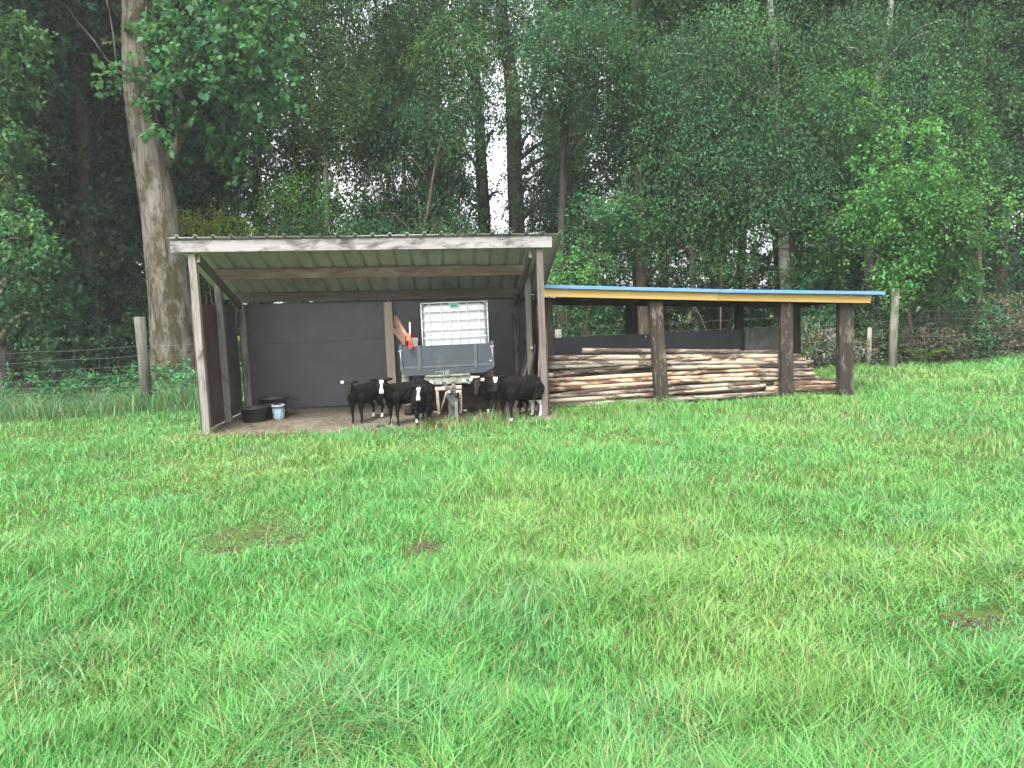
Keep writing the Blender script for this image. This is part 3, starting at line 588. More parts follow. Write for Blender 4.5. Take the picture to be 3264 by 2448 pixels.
# ------------------------------------------------------------------ sheep
def woolmat():
    m, t, b, o = newmat('black wool'); at = nd(t, 'ShaderNodeAttribute', attribute_name='tint'); v = coords(t, (1, 1, 1)); n1 = noise(t, v, 60, 4, .7)
    c = mixc(t, 1.0, at.outputs['Color'], ramp(t, n1, [(.3, (.7, .7, .7)), (.7, (1.25, 1.2, 1.15))]), 'MULTIPLY'); t.links.new(c, b.inputs['Base Color'])
    b.inputs['Roughness'].default_value = .85; b.inputs['Specular IOR Level'].default_value = .12
    bump(t, b, noise(t, v, 95, 3, .6), .8, .01); return m
M['wool'] = woolmat()
def sheep(u, v, heading, turn, hpitch, label, k=1.0, blaze=0, socks=(), ear_white=0, tail_white=False, neck_up=1.0, legs=(0, 0, 0, 0), face=(.009, .0085, .008), thigh_white=False):
    """heading: direction of the body (degrees in the shed frame, -90 = at the camera); turn: head turn from the body."""
    loc = S(u, v, 0); z = float(G(loc[0], loc[1])) + (FZ + .002 if v > -.2 else .0)
    root = empty('sheep', (loc[0], loc[1], z), TH + R(heading)); root.scale = (k, k, k); tag(root, label, 'sheep', 'black sheep sheltering in the shed')
    mb = MB(); E = lambda c, r: mb.sphere(c, r, 14, 10)
    tx = [-.46, -.36, -.18, .02, .18, .29, .36]
    for x in np.linspace(-.46, .36, 19): E((x, 0, np.interp(x, tx, [.54, .545, .52, .50, .515, .535, .56])), (.11, np.interp(x, tx, [.080, .128, .148, .150, .140, .115, .090]), np.interp(x, tx, [.10, .165, .180, .185, .180, .155, .12])))
    tn = R(turn); nb = Vector((.36, 0, .60)); nd_ = Vector((math.cos(tn * .5) * .72, math.sin(tn * .5) * .72, .62 * neck_up)).normalized(); poll = nb + nd_ * .20
    for i in range(7): f = i / 6; E(nb + nd_ * .20 * f, [(.098 - .042 * f)] * 3)
    hp = R(hpitch); fw = Vector((math.cos(tn) * math.cos(hp), math.sin(tn) * math.cos(hp), -math.sin(hp))); sd_ = Vector((-math.sin(tn), math.cos(tn), 0)); up = fw.cross(sd_)
    for i in range(9): f = i / 8; E(poll + fw * (.02 + .185 * f) - up * .012 * f, [.059 - .024 * f ** .8] * 3)
    E(poll + fw * .20 - up * .016, .036); E(poll + fw * .06 + sd_ * .036 + up * .010, .027); E(poll + fw * .06 - sd_ * .036 + up * .010, .027)
    for s in (-1, 1):
        for i in range(7): f = i / 6; E(poll + sd_ * s * (.055 + .105 * f) + up * (.030 + .022 * math.sin(f * 2)) - fw * .02, [.018 + .024 * math.sin(min(1, f * 1.1 + .1) * 2.8)] * 2 + [.016 + .014 * math.sin(f * 3)])
    lp = []
    for i, (bx, s) in enumerate(((.24, 1), (.24, -1), (-.36, 1), (-.36, -1))):
        o = legs[i]; y = s * .095
        if bx > 0: J = [(bx, y, .46, .085), (bx + .0 + o * .5, y, .31, .050), (bx + .012 + o * .8, y, .22, .033), (bx + o, y, .09, .022), (bx + o, y, .06, .026), (bx + .022 + o, y, .018, .030)]
        else: J = [(bx, y, .50, .115), (bx + .05, y * 1.1, .37, .075), (bx - .03 + o * .5, y, .28, .042), (bx - .075 + o * .7, y, .215, .030), (bx - .06 + o, y, .09, .022), (bx - .06 + o, y, .06, .026), (bx - .035 + o, y, .018, .030)]
        for a, c2 in zip(J, J[1:]):
            n = 6
            for q in range(n + 1): f = q / n; p = [a[j] + (c2[j] - a[j]) * f for j in range(4)]; E(p[:3], p[3])
        lp.append(J)
    for i in range(8): f = i / 7; E((-.52 - .04 * math.sin(f * 2), 0, .58 - .27 * f), .034 + .006 * math.sin(f * 3))
    me0 = mb.mesh('sheep_src'); ob = bpy.data.objects.new('sheep_src', me0); col.objects.link(ob)
    rm = ob.modifiers.new('r', 'REMESH'); rm.mode = 'VOXEL'; rm.voxel_size = .0135
    s_ = ob.modifiers.new('s', 'SMOOTH'); s_.iterations = 4; s_.factor = .5
    me = bpy.data.meshes.new_from_object(ob.evaluated_get(bpy.context.evaluated_depsgraph_get())); bpy.data.objects.remove(ob); bpy.data.meshes.remove(me0); me.name = 'sheep_body'
    n = len(me.vertices); V = np.empty(n * 3, np.float32); me.vertices.foreach_get('co', V); V = V.reshape(-1, 3).astype(float)
    Nn = np.empty(n * 3, np.float32); me.vertices.foreach_get('normal', Nn); Nn = Nn.reshape(-1, 3)
    woolly = (V[:, 2] > .33) & (V[:, 0] < .36)
    lum = (vnoise(V[:, 0] * 1.0 + V[:, 2], V[:, 1] + V[:, 2] * .7, .045) - .5) * .022 + (vnoise(V[:, 0] + 5 + V[:, 2] * .5, V[:, 1] - V[:, 2], .13) - .5) * .02
    V += Nn * (lum * woolly)[:, None]; me.vertices.foreach_set('co', V.astype(np.float32).ravel())
    C = np.tile(np.array([.0050, .0047, .0048]), (n, 1)); fwn, upn, sdn, pn = [np.array(q) for q in (fw, up, sd_, poll)]
    rel = V - pn; fx = rel @ fwn; fu = rel @ upn; fs_ = rel @ sdn; hd_ = (fx > -.02) & (np.abs(fs_) < .09) & (np.linalg.norm(rel, axis=1) < .30)
    C[hd_] = face; C[(V[:, 2] < .28)] = (.008, .0072, .0065)
    wh = np.zeros(n, bool)
    if blaze == 1: wh |= hd_ & (fu > .005) & (np.abs(fs_) < np.interp(fx, [0, .03, .09, .14, .2, .25], [.030, .028, .014, .017, .042, .046])) & (fx > .0); wh |= hd_ & (fx > .165) & (fu > -.06)
    if blaze == 2: wh |= hd_ & (fu > .02) & (np.abs(fs_) < .03 - .3 * np.maximum(0, fx - .03)) & (fx > -.01) & (fx < .085)
    C[wh & (fx > .228) & (fu < .012) & (np.abs(fs_) < .018)] = (.03, .02, .02); keep = ~(wh & (fx > .228) & (fu < .012) & (np.abs(fs_) < .018))
    for li, z0, z1 in socks:
        J = lp[li]; near = (np.abs(V[:, 1] - J[0][1]) < .085) & ((V[:, 0] > -.05) == (J[0][0] > 0)); wh |= near & (V[:, 2] > z0) & (V[:, 2] < z1)
    for s in (-1, 1):
        if ear_white & (1 if s > 0 else 2): wh |= (fs_ * s > .075) & (fs_ * s < .13) & (fu > .02) & (np.abs(fx) < .07) & (np.linalg.norm(rel, axis=1) < .2)
    if tail_white: wh |= (V[:, 0] < -.53) & (V[:, 2] < .47) & (V[:, 2] > .20) & (np.abs(V[:, 1]) < .05)
    if thigh_white: wh |= (V[:, 0] < -.45) & (V[:, 1] > .02) & (V[:, 2] > .33) & (V[:, 2] < .50)
    C[wh & keep] = (.72, .71, .68); C[V[:, 2] < .028] = (.045, .04, .035)
    a = me.color_attributes.new('tint', 'FLOAT_COLOR', 'POINT'); c4 = np.ones((n, 4), np.float32); c4[:, :3] = C; a.data.foreach_set('color', c4.ravel())
    me.polygons.foreach_set('use_smooth', np.ones(len(me.polygons), bool)); me.materials.clear(); link('body', me, M['wool'], root)
    for s in (-1, 1): MB().sphere(tuple(poll + fw * .075 + sd_ * s * .056 + up * .016), .010, 8, 6).build('eye', M['eye'], root)
    return root
def ground_uv(x, y, z=FZ): return inv(gpt(x, y, z))
# positions from the feet in the photograph
ua, va = ground_uv(1160, 1344); sheep(ua + .02, va + .02, -118, 32, 48, 'dark faced sheep standing farthest left, white spot on one ear', .80, 0, ((2, .02, .09), (3, .02, .09)), 2, face=(.013, .0125, .0125))
ub, vb = ground_uv(1290, 1352); sheep(ub + .03, vb + .05, -140, 50, 42, 'sheep with long white blaze standing second from the left', .86, 1, (), 0)
uc, vc = ground_uv(1368, 1352); sheep(uc - .085, vc + .0, -90, -9, 48, 'sheep with white blaze facing out beside the drawbar', .79, 1, ((1, .08, .14), (2, .02, .07)), 0, neck_up=.55)
ud, vd = ground_uv(1600, 1338); sheep(ud + .04, vd + .22, -150, 42, 55, 'brown tinged sheep with lowered head and white ear spots right of drawbar', .84, 0, ((1, .10, .16),), 3, neck_up=.35, face=(.020, .016, .0135))
ue, ve = ground_uv(1668, 1340); sheep(ue - .06, ve + .06, -141, 42, 50, 'sheep with white hind stockings and forehead spot by the right post', .87, 2, ((2, .03, .29), (3, .03, .27), (0, .02, .07)), 0, True, .75, thigh_white=True)
tag(MB().sphere((0, 0, .012), (.05, .035, .022), 9, 6).sphere((.05, .02, .01), (.035, .03, .02), 8, 6).build('dung', M['dark_steel'] if False else plain('dung', (.035, .03, .024), .9, 0, .3, 20), None, S(*ground_uv(1208, 1361), FZ)), 'small dark dung lump on the shed floor between two sheep', 'dung')

# ------------------------------------------------------------------ leaves, blades
def leaves(P, size, axis, nrm, C, asp=.62, fold=.18, curl=.0):
    """one folded four-cornered leaf for every point"""
    n = len(P); axis = axis / np.linalg.norm(axis, axis=1, keepdims=True); sd_ = np.cross(axis, nrm); sd_ /= np.maximum(1e-6, np.linalg.norm(sd_, axis=1, keepdims=True)); up = np.cross(sd_, axis)
    L = size[:, None]; W_ = L * asp
    V = np.stack([P, P + axis * L * .42 + sd_ * W_ * .5 + up * L * fold, P + axis * L, P + axis * L * .42 - sd_ * W_ * .5 + up * L * fold], 1).reshape(-1, 3)
    i = np.arange(n)[:, None] * 4; return V, i + np.array([[0, 1, 2, 3]]), np.repeat(C, 4, 0)
def rnd_dir(n, r=rng): v = r.normal(size=(n, 3)); return v / np.linalg.norm(v, axis=1, keepdims=True)
def tint(n, base, var=.25, hue=.12, r=rng):
    b = np.array(base); k = 1 + var * (r.random(n) * 2 - 1); h = hue * (r.random(n) * 2 - 1)
    return np.stack([b[0] * k * (1 + 1.5 * h), b[1] * k, b[2] * k * (1 - h)], 1)
def foliage(blobs, leaf, base, r=rng, droop=.5, twig=.35, lpt=14, cover=1.9, asp=.62, var=.3, hollow=.35):
    """blobs: (x, y, z, rx, ry, rz[, tint]) -> leaves set along short drooping twigs through each blob"""
    VV = []; QQ = []; CC = []; off = 0; leaf *= 1.07
    for bl in blobs:
        x, y, z, rx, ry, rz = bl[:6]; rx, ry, rz = rx * .9, ry * .9, rz * .95; bc = np.array(bl[6] if len(bl) > 6 else base) * r.uniform(.68, 1.42) * np.array([.95, 1.10, 1.28]); cv = bl[7] if len(bl) > 7 else 1.0
        area = math.pi * max(rx, ry) * rz; nl = int(cover * cv * area / (leaf * leaf * asp * .5 * .55)); ntw = max(3, nl // lpt)
        d = rnd_dir(ntw, r); rad = (hollow + (1 - hollow) * r.random(ntw)) ** .5; rad *= .75 + .5 * r.random(ntw)
        st = np.array([x, y, z]) + d * rad[:, None] * np.array([rx, ry, rz]); di = d * np.array([1, 1, .4]) + r.normal(size=(ntw, 3)) * .45; di[:, 2] -= droop; di /= np.linalg.norm(di, axis=1, keepdims=True)
        tl = twig * (.5 + r.random(ntw)); tc = tint(ntw, bc, var * .8, .14, r)
        ti = np.repeat(np.arange(ntw), lpt); f = r.random(len(ti))
        P = st[ti] + di[ti] * (f * tl[ti])[:, None] + np.array([0, 0, -1]) * (droop * .35 * f * f * tl[ti])[:, None] + r.normal(size=(len(ti), 3)) * twig * .13
        ax_ = di[ti] * .6 + rnd_dir(len(ti), r) * .9; ax_[:, 2] -= droop * .8; nr = rnd_dir(len(ti), r) * .8; nr[:, 2] += .7
        C = tc[ti] * (1 + var * .6 * (r.random(len(ti)) * 2 - 1))[:, None]
        V, Q, C = leaves(P, leaf * (.65 + .7 * r.random(len(ti))), ax_, nr, C, asp); VV.append(V); QQ.append(Q + off); CC.append(C); off += len(V)
    return np.concatenate(VV), np.concatenate(QQ), np.concatenate(CC)
def crown_mesh(name, *a, **k): V, Q, C = foliage(*a, **k); return npmesh(name, V, Q, None, C)
def trunk_mesh(path, radii, n=12, wob=.05, limbs=(), flare=0.0):
    mb = MB(); mb.tube(path, radii, n, True, 0, None, wob)
    for lp_, lr in limbs: mb.tube(lp_, lr, 7, True, 0, None, wob)
    return mb.mesh('trunk')

# ------------------------------------------------------------------ the old poplar at the left of the shed
PY = 15.6
def pp(x, y, dY=0.0): return dpt(x, y, PY + dY)
pbase = gpt(556, 1262, 0.0); PY = float(pbase[1])
pop = empty('poplar_tree', (pbase[0], PY, 0)); tag(pop, 'thick old poplar with mossy bark leaning behind the left shed corner', 'tree')
rows = [(548, 1290, 170), (552, 1230, 152), (552, 1150, 140), (549, 1060, 130), (538, 920, 124), (524, 800, 116), (504, 640, 108), (478, 500, 100), (455, 380, 92), (440, 280, 84), (432, 150, 78), (430, 0, 70)]
path = [pp(x_, y_) for x_, y_, w_ in rows]; rad = [w_ / 2 / FPX * PY for x_, y_, w_ in rows]
path[0][2] = min(path[0][2], -.1)
up_ = path[-1] - path[-3]; 
for k in range(1, 9): path.append(path[11] + np.array([.10 * k, .05 * k, 1.15 * k])); rad.append(rad[11] * (1 - .1 * k))
# dense bark rings
t0 = np.linspace(0, 1, len(path)); tt = np.linspace(0, 1, 150); P3 = np.array([[np.interp(q, t0, [p[i] for p in path]) for i in range(3)] for q in tt]); RR = np.interp(tt, t0, rad)
nseg = 40; V = []
for i in range(150):
    for j in range(nseg):
        a = 2 * math.pi * j / nseg; fl = .5 * math.exp(-P3[i][2] / .35) * max(0, math.sin(a * 5 + 1)) * .25
        rid = .045 * abs(math.sin(a * 13 + 2.2 * math.sin(i * .35) + math.sin(i * .12 + a * 3))) + .05 * float(vnoise(a * 3, i * .25, .5)) + .03 * float(vnoise(a * 9, i * .9, .6))
        r_ = RR[i] * (.93 + rid + fl); V.append((P3[i][0] - pbase[0] + r_ * math.cos(a), P3[i][1] - PY + r_ * math.sin(a), P3[i][2]))
I = np.arange(150 * nseg).reshape(150, nseg); J = np.roll(I, -1, 1)
link('trunk', npmesh('poplar_trunk', np.array(V), np.stack([I[:-1], J[:-1], J[1:], I[1:]], -1).reshape(-1, 4), smooth=True), M['poplar_bark'], pop)
def rel(p): return np.array(p) - np.array([pbase[0], PY, 0])
def limb(pts, r0, r1, mat='poplar_bark', par=pop, name='limb', dY=-.25):
    P_ = [rel(dpt(x_, y_, PY + dY * i / max(1, len(pts) - 1))) for i, (x_, y_) in enumerate(pts)]; n = len(P_); return MB().tube(P_, [r0 + (r1 - r0) * i / (n - 1) for i in range(n)], 9, True, 0, None, .08).build(name, M[mat], par)
limb([(535, 530), (560, 470), (585, 420), (612, 385)], .115, .07); limb([(585, 440), (575, 385), (568, 330)], .045, .025); limb([(570, 455), (556, 390), (545, 330), (548, 310)], .04, .02)
limb([(440, 290), (420, 265), (400, 258)], .08, .05); limb([(440, 255), (500, 252), (560, 270), (585, 320)], .08, .05, dY=-.6)
limb([(345, 195), (300, 130), (240, 60), (215, 20)], .018, .008, dY=-.1); limb([(372, 205), (362, 120), (350, 40), (335, -20)], .022, .01, dY=-.1); limb([(440, 260), (380, 230), (345, 195), (330, 180)], .03, .018, dY=-.1)
limb([(470, 170), (462, 80), (466, 20)], .022, .012); limb([(525, 200), (515, 150), (500, 110)], .016, .008); limb([(690, 60), (740, 50), (800, 25)], .02, .008, dY=-.6); limb([(500, 250), (600, 180), (690, 60), (720, -40)], .05, .025, dY=-.6)
limb([(815, 480), (830, 560), (850, 640), (870, 740)], .012, .008, 'brown_bark', dY=-.2)
PC = [.058, .135, .052]
def pb_(x, y, rx, ry, dY=-.5, c=None, cv=1.0): p = rel(dpt(x, y, PY + dY)); k = PY / FPX; return (p[0], p[1], p[2], rx * k, max(rx, ry) * k * .8, ry * k, c or PC, cv)
pl = [pb_(700, 60, 190, 110, -.9), pb_(620, 130, 130, 90, -.9), pb_(830, 80, 110, 110, -1.0), pb_(740, 190, 180, 90, -.8, None, .8), pb_(860, 240, 80, 90, -.8, None, .7), pb_(650, 270, 110, 80, -.7, None, .7), pb_(780, 300, 110, 60, -.7, None, .6), pb_(560, 150, 70, 80, -.8),
      pb_(370, 228, 58, 40, -.7), pb_(400, 255, 40, 25, -.7), pb_(510, 400, 40, 35, -.7), pb_(520, 330, 60, 45, -.7, None, .8), pb_(640, 390, 90, 70, -.5, [.035, .09, .03], .6), pb_(760, 420, 80, 70, -.3, [.035, .09, .03], .5), pb_(790, 500, 70, 60, -.2, [.04, .1, .03], .5), pb_(690, 480, 70, 50, -.2, [.035, .09, .025], .5), pb_(450, 40, 60, 60, -.4, [.04, .07, .03], .4), pb_(430, 150, 40, 70, -.5, [.05, .06, .025], .3)]
ptop = P3[-1] - np.array([pbase[0], PY, 0])
for k in range(16): a = k * 2.4; pl.append((ptop[0] + 2.2 * math.cos(a), ptop[1] + 1.6 * math.sin(a), 9.6 + k * .55, 1.1, 1.1, .8, PC, .45))
link('crown', crown_mesh('poplar_crown', pl, .115, PC, droop=.5, twig=.30, lpt=10, cover=1.5, asp=.85), M['leaf'], pop)

# ------------------------------------------------------------------ individual trees in front of the wood
def front_tree(name, label, base_px, Y, trunk, mat, blobs, leaf, tintc, droop=1.05, twig=.70, cover=1.2, extra_h=6.0, lean=(0, 0), group='trees at the edge of the wood', asp=.62, limbs=True):
    """trunk: [(x,y,width px)...] in photo pixels from the ground up at distance Y; blobs in pixels too: (x, y, rx, ry, dY, tint, cover)"""
    k = Y / FPX; b0 = dpt(trunk[0][0], trunk[0][1], Y); root = empty(name, (b0[0], Y, 0)); tag(root, label, 'tree', group)
    o = np.array([b0[0], Y, 0]); P_ = [dpt(x_, y_, Y) - o for x_, y_, w_ in trunk]; R_ = [w_ / 2 * k for x_, y_, w_ in trunk]; P_[0][2] = -.15
    top = P_[-1]
    for i in range(1, 5): P_.append(top + np.array([lean[0] * i / 4, lean[1] * i / 4, extra_h * i / 4])); R_.append(R_[len(trunk) - 1] * (1 - .21 * i))
    t0 = np.array([p[2] for p in P_]); tt = np.linspace(t0[0], t0[-1], 30); PP = [(np.interp(q, t0, [p[0] for p in P_]) + .02 * math.sin(q * 2), np.interp(q, t0, [p[1] for p in P_]), q) for q in tt]
    W3 = []
    for bl in blobs:
        x_, y_, rx, ry = bl[:4]; dY = bl[4] if len(bl) > 4 else -.3; c = bl[5] if len(bl) > 5 and bl[5] else tintc; cv = bl[6] if len(bl) > 6 else 1.0
        p = dpt(x_, y_, Y + dY) - o; kk = (Y + dY) / FPX; W3.append((p[0], p[1], p[2], rx * kk, max(.35, .75 * max(rx, ry) * kk), ry * kk, c, cv))
    lm = []
    if limbs:
        for bl in W3:
            z0 = max(t0[0] + 1.2, min(bl[2] - .3 - random.random() * .8, t0[-1] - .3)); s = np.array([np.interp(z0, t0, [p[0] for p in P_]), np.interp(z0, t0, [p[1] for p in P_]), z0]); e = np.array(bl[:3]); rr_ = np.interp(z0, t0, R_) * .35 + .006
            md = (s + e) / 2 + np.array([0, 0, .25 + .2 * random.random()]); q1 = s + (md - s) * .5 + np.array([0, 0, .05]); lm.append(([s, q1, md, (md + e) / 2 + np.array([0, 0, .06]), e], [rr_, rr_ * .8, rr_ * .6, rr_ * .42, .006]))
    link('trunk', trunk_mesh(PP, np.interp(tt, t0, R_), 12, .06, lm), M[mat], root)
    zt_ = PP[-1][2]
    for i in range(9): a = i * 2.4; q_ = i / 8; W3.append((top[0] * (1 - q_) + PP[-1][0] * q_ + .45 * math.cos(a), top[1] * (1 - q_) + PP[-1][1] * q_ - .35 + .3 * math.sin(a), top[2] - .5 + (zt_ - top[2]) * q_, .75, .6, .55, tintc, .6))
    for i in range(7): a = i * 2.4 + 1; W3.append((PP[-1][0] + 1.3 * math.cos(a), PP[-1][1] + 1.0 * math.sin(a), zt_ - 2.2 + i * .6, .9, .9, .8, tintc, .45))
    link('crown', crown_mesh(name + '_crown', W3, leaf, tintc, droop=droop, twig=twig, cover=cover, asp=asp), M['leaf'], root); return root
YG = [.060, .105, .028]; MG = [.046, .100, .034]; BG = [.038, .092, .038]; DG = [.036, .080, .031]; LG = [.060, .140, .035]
front_tree('birch_tree', 'slender white birch with yellowish crown right of the poplar', None, 19.5, [(1036, 1010, 18), (1037, 760, 17), (1038, 560, 15), (1040, 420, 13), (1036, 250, 12), (1050, 100, 10)], 'birch_bark',
   [(1020, 270, 90, 90, -.6, YG), (1080, 330, 90, 80, -.7, YG), (1120, 230, 90, 70, -.5, YG), (1040, 390, 90, 60, -.5, YG), (1150, 300, 80, 90, -.3, MG, .8), (960, 600, 110, 70, -1.0, [.055, .12, .025]), (1010, 680, 100, 60, -.8, [.05, .115, .025], .8), (880, 700, 60, 50, -.8, MG, .5), (1100, 130, 110, 70, -.3, YG, .8), (1000, 120, 90, 80, -.2, MG, .7), (1095, 590, 70, 70, .3, MG, .55), (1170, 560, 60, 60, .4, MG, .45), (1060, 20, 110, 60, -.3, MG, .7)], .062, YG)
front_tree('birch_tree', 'thin grey birch with forked stem beside the white birch', None, 20.5, [(1008, 1000, 13), (1012, 760, 12), (1020, 440, 11), (1075, 180, 10), (1110, 60, 9)], 'birch_bark_shaded',
   [(1230, 130, 110, 70, 0, MG), (1330, 60, 120, 60, 0, BG), (1210, 40, 100, 50, .3, MG, .8), (1290, 330, 80, 50, -.2, BG, .6), (1400, 220, 90, 50, -.3, MG, .6)], .062, MG)
front_tree('birch_tree', 'thin birch sapling with drooping leafy sprays above the middle of the shed', None, 18.6, [(1335, 1000, 10), (1345, 760, 10), (1380, 560, 8), (1420, 400, 7), (1450, 200, 6)], 'brown_bark',
   [(1390, 130, 70, 50, -.3, YG), (1480, 90, 55, 70, -.3, YG), (1500, 160, 40, 60, -.3, YG, .6), (1340, 350, 90, 55, 0, BG), (1440, 370, 90, 60, 0, BG), (1480, 420, 60, 45, 0, MG, .7), (1260, 520, 60, 30, 0, YG, .6), (1330, 620, 50, 50, .2, MG, .4), (1420, 640, 50, 60, .3, BG, .4), (1170, 690, 90, 45, -.2, [.04, .11, .04], .9), (1290, 720, 110, 40, -.2, BG, .8), (1450, 720, 90, 40, 0, DG, .8)], .058, MG, extra_h=4)
front_tree('dark_tree', 'thick dark forked trunk beside the bright sky gap, left of the pair', None, 23, [(1545, 1010, 42), (1542, 700, 40), (1535, 500, 34), (1520, 300, 30), (1510, 100, 26)], 'dark_bark',
   [(1500, 250, 80, 70, 0, DG), (1440, 160, 90, 60, .2, DG), (1560, 60, 90, 60, 0, DG), (1440, 480, 60, 40, .4, DG, .4), (1590, 420, 45, 50, .3, DG, .35), (1600, 620, 35, 40, .3, DG, .3)], .075, DG, .3, .4, 1.4)
front_tree('dark_tree', 'thick dark trunk right of the bright sky gap', None, 22, [(1650, 1010, 52), (1645, 700, 50), (1640, 480, 46), (1630, 250, 44), (1600, 60, 38)], 'dark_bark',
   [(1640, 330, 80, 70, .3, DG, .8), (1700, 420, 90, 60, 0, DG), (1720, 560, 90, 70, 0, DG, 1.0), (1860, 520, 90, 70, .2, MG, .8), (1900, 450, 80, 60, .2, MG, .7), (1690, 690, 90, 60, 0, DG, .9), (1800, 640, 100, 60, .3, DG, .8), (1580, 150, 80, 60, .3, DG, .7)], .075, DG, .3, .4, 1.4)
front_tree('broadleaf_tree', 'leafy tree with pale green crown high above the shed roof end', None, 18.5, [(1780, 1000, 26), (1790, 700, 24), (1800, 420, 22), (1830, 200, 18), (1840, 60, 16)], 'dark_bark',
   [(1760, 100, 110, 70, -1, BG), (1850, 130, 120, 70, -1.2, MG), (1720, 190, 90, 60, -1, MG), (1800, 220, 120, 60, -1.2, BG), (1880, 60, 120, 60, -1, BG), (1930, 170, 110, 80, -1, MG), (1700, 270, 70, 40, -.8, MG, .8), (1780, 320, 100, 60, -.8, BG, .8), (1900, 290, 90, 50, -.8, MG, .7), (2000, 260, 110, 70, -.6, MG, .8), (1960, 400, 90, 60, -.4, DG, .6)], .066, MG, .6, .45)
front_tree('birch_tree', 'tall birch with weeping green sprays behind the log shelter', None, 17.6, [(2510, 1030, 40), (2505, 880, 34), (2498, 760, 32), (2490, 560, 28), (2478, 380, 24), (2470, 180, 20), (2455, 40, 18)], 'birch_bark_shaded',
   [(2250, 130, 130, 80, -.5, BG), (2100, 170, 120, 80, -.4, MG), (2350, 80, 130, 70, -.6, MG), (2180, 280, 120, 70, -.5, BG), (2320, 220, 120, 90, -.7, MG), (2480, 160, 100, 110, -1.0, [.05, .11, .035]), (2580, 300, 130, 80, -1.0, MG), (2450, 360, 120, 80, -.9, MG), (2300, 380, 130, 80, -.6, BG), (2140, 400, 120, 80, -.4, MG, .8), (2400, 480, 120, 80, -.8, BG), (2540, 480, 110, 90, -1.0, MG), (2250, 500, 120, 70, -.5, DG), (2100, 520, 100, 70, -.3, DG, .8), (2330, 600, 110, 60, -.6, MG), (2460, 620, 90, 60, -.8, MG, .9), (2200, 620, 110, 50, -.4, MG, .7), (2570, 600, 90, 80, -.9, MG)], .060, MG)
front_tree('birch_tree', 'leaning birch with wide bright crown at the upper right', None, 18.2, [(2775, 1010, 26), (2770, 820, 24), (2770, 600, 22), (2780, 400, 20), (2800, 200, 18), (2840, 60, 16)], 'birch_bark',
   [(2700, 150, 110, 90, -.8, MG), (2660, 300, 90, 90, -.9, MG), (2800, 330, 140, 90, -1.0, [.045, .1, .038]), (2930, 250, 130, 100, -1.0, MG), (3020, 180, 110, 90, -.8, [.05, .115, .038]), (2880, 420, 130, 80, -1.0, MG), (2740, 440, 110, 80, -1.0, [.05, .105, .035]), (2990, 330, 110, 80, -.9, MG), (2960, 100, 110, 70, -.7, MG), (3060, 60, 100, 60, -.6, MG), (2660, 460, 80, 90, -.9, MG), (2990, 430, 90, 60, -.9, [.06, .115, .035]), (3110, 480, 100, 55, -.9, MG), (3060, 540, 90, 40, -.8, MG), (2850, 540, 100, 70, -.9, DG), (2740, 60, 110, 60, -.6, DG)], .058, MG)
front_tree('birch_tree', 'narrow pale birch stem standing behind the blue roof edge', None, 19.5, [(2218, 1100, 20), (2212, 960, 19), (2205, 820, 17), (2200, 600, 15), (2180, 400, 13)], 'birch_bark_shaded', [(2150, 700, 90, 50, .2, MG, .7), (2250, 720, 90, 60, .2, MG, .7), (2080, 640, 90, 60, .3, [.04, .1, .03], .8)], .06, MG)
front_tree('broadleaf_tree', 'brown trunk above the log shelter with bushy low crown', None, 18.8, [(2050, 1080, 36), (2046, 900, 34), (2042, 740, 32), (2035, 600, 28), (2030, 400, 24)], 'brown_bark',
   [(1920, 640, 90, 50, -.9, [.045, .125, .04]), (1990, 660, 110, 50, -1, [.045, .12, .035]), (2090, 740, 130, 60, -.8, MG), (1900, 730, 90, 60, -.8, MG), (2200, 790, 100, 50, -.9, MG, .6), (2330, 760, 110, 60, -.8, MG, .7)], .07, MG, .4, .4)
front_tree('broadleaf_tree', 'dark tree with grey trunk at the far right edge', None, 21, [(3190, 980, 42), (3192, 800, 40), (3190, 600, 38), (3188, 400, 34), (3185, 150, 30)], 'brown_bark',
   [(3180, 160, 110, 100, -.4, DG), (3230, 300, 100, 100, -.4, DG), (3120, 250, 70, 70, 0, DG), (3200, 440, 100, 80, -.4, DG), (3240, 120, 90, 90, -.8, [.035, .1, .04]), (3220, 600, 90, 70, -.4, DG), (3210, 740, 80, 70, -.8, BG), (3250, 820, 60, 60, -.8, BG), (3160, 700, 70, 50, -.2, DG, .7)], .08, DG, .4, .4)
front_tree('broadleaf_tree', 'slim straight trunk between the bushy climber and the right edge', None, 20, [(3124, 990, 18), (3123, 860, 17), (3122, 700, 16), (3120, 500, 15)], 'brown_bark', [(3110, 640, 80, 60, 0, DG, .8), (3140, 780, 70, 40, -.2, DG, .7), (3080, 330, 80, 80, .3, DG, .8)], .075, DG, .4, .4)
front_tree('hawthorn_tree', 'bright green bushy small tree spilling over the right fence post', None, 16.4, [(2905, 1150, 14), (2895, 1000, 12), (2885, 850, 11), (2880, 720, 10), (2885, 620, 8)], 'brown_bark',
   [(2760, 660, 90, 60, -.7, LG), (2850, 640, 100, 60, -.8, LG), (2960, 690, 110, 70, -.9, LG), (3040, 660, 70, 60, -.8, [.06, .13, .035]), (2830, 730, 110, 60, -.8, LG), (2920, 780, 100, 50, -.9, [.055, .135, .035]), (3040, 760, 90, 50, -.8, LG), (3050, 850, 60, 50, -.7, MG), (2860, 850, 50, 60, -1.0, LG), (2850, 900, 38, 40, -1.05, LG), (2690, 740, 70, 50, -.5, MG), (3075, 900, 30, 50, -.7, MG, .6)], .07, LG, .45, .35, 1.5, .6, (0, 0))
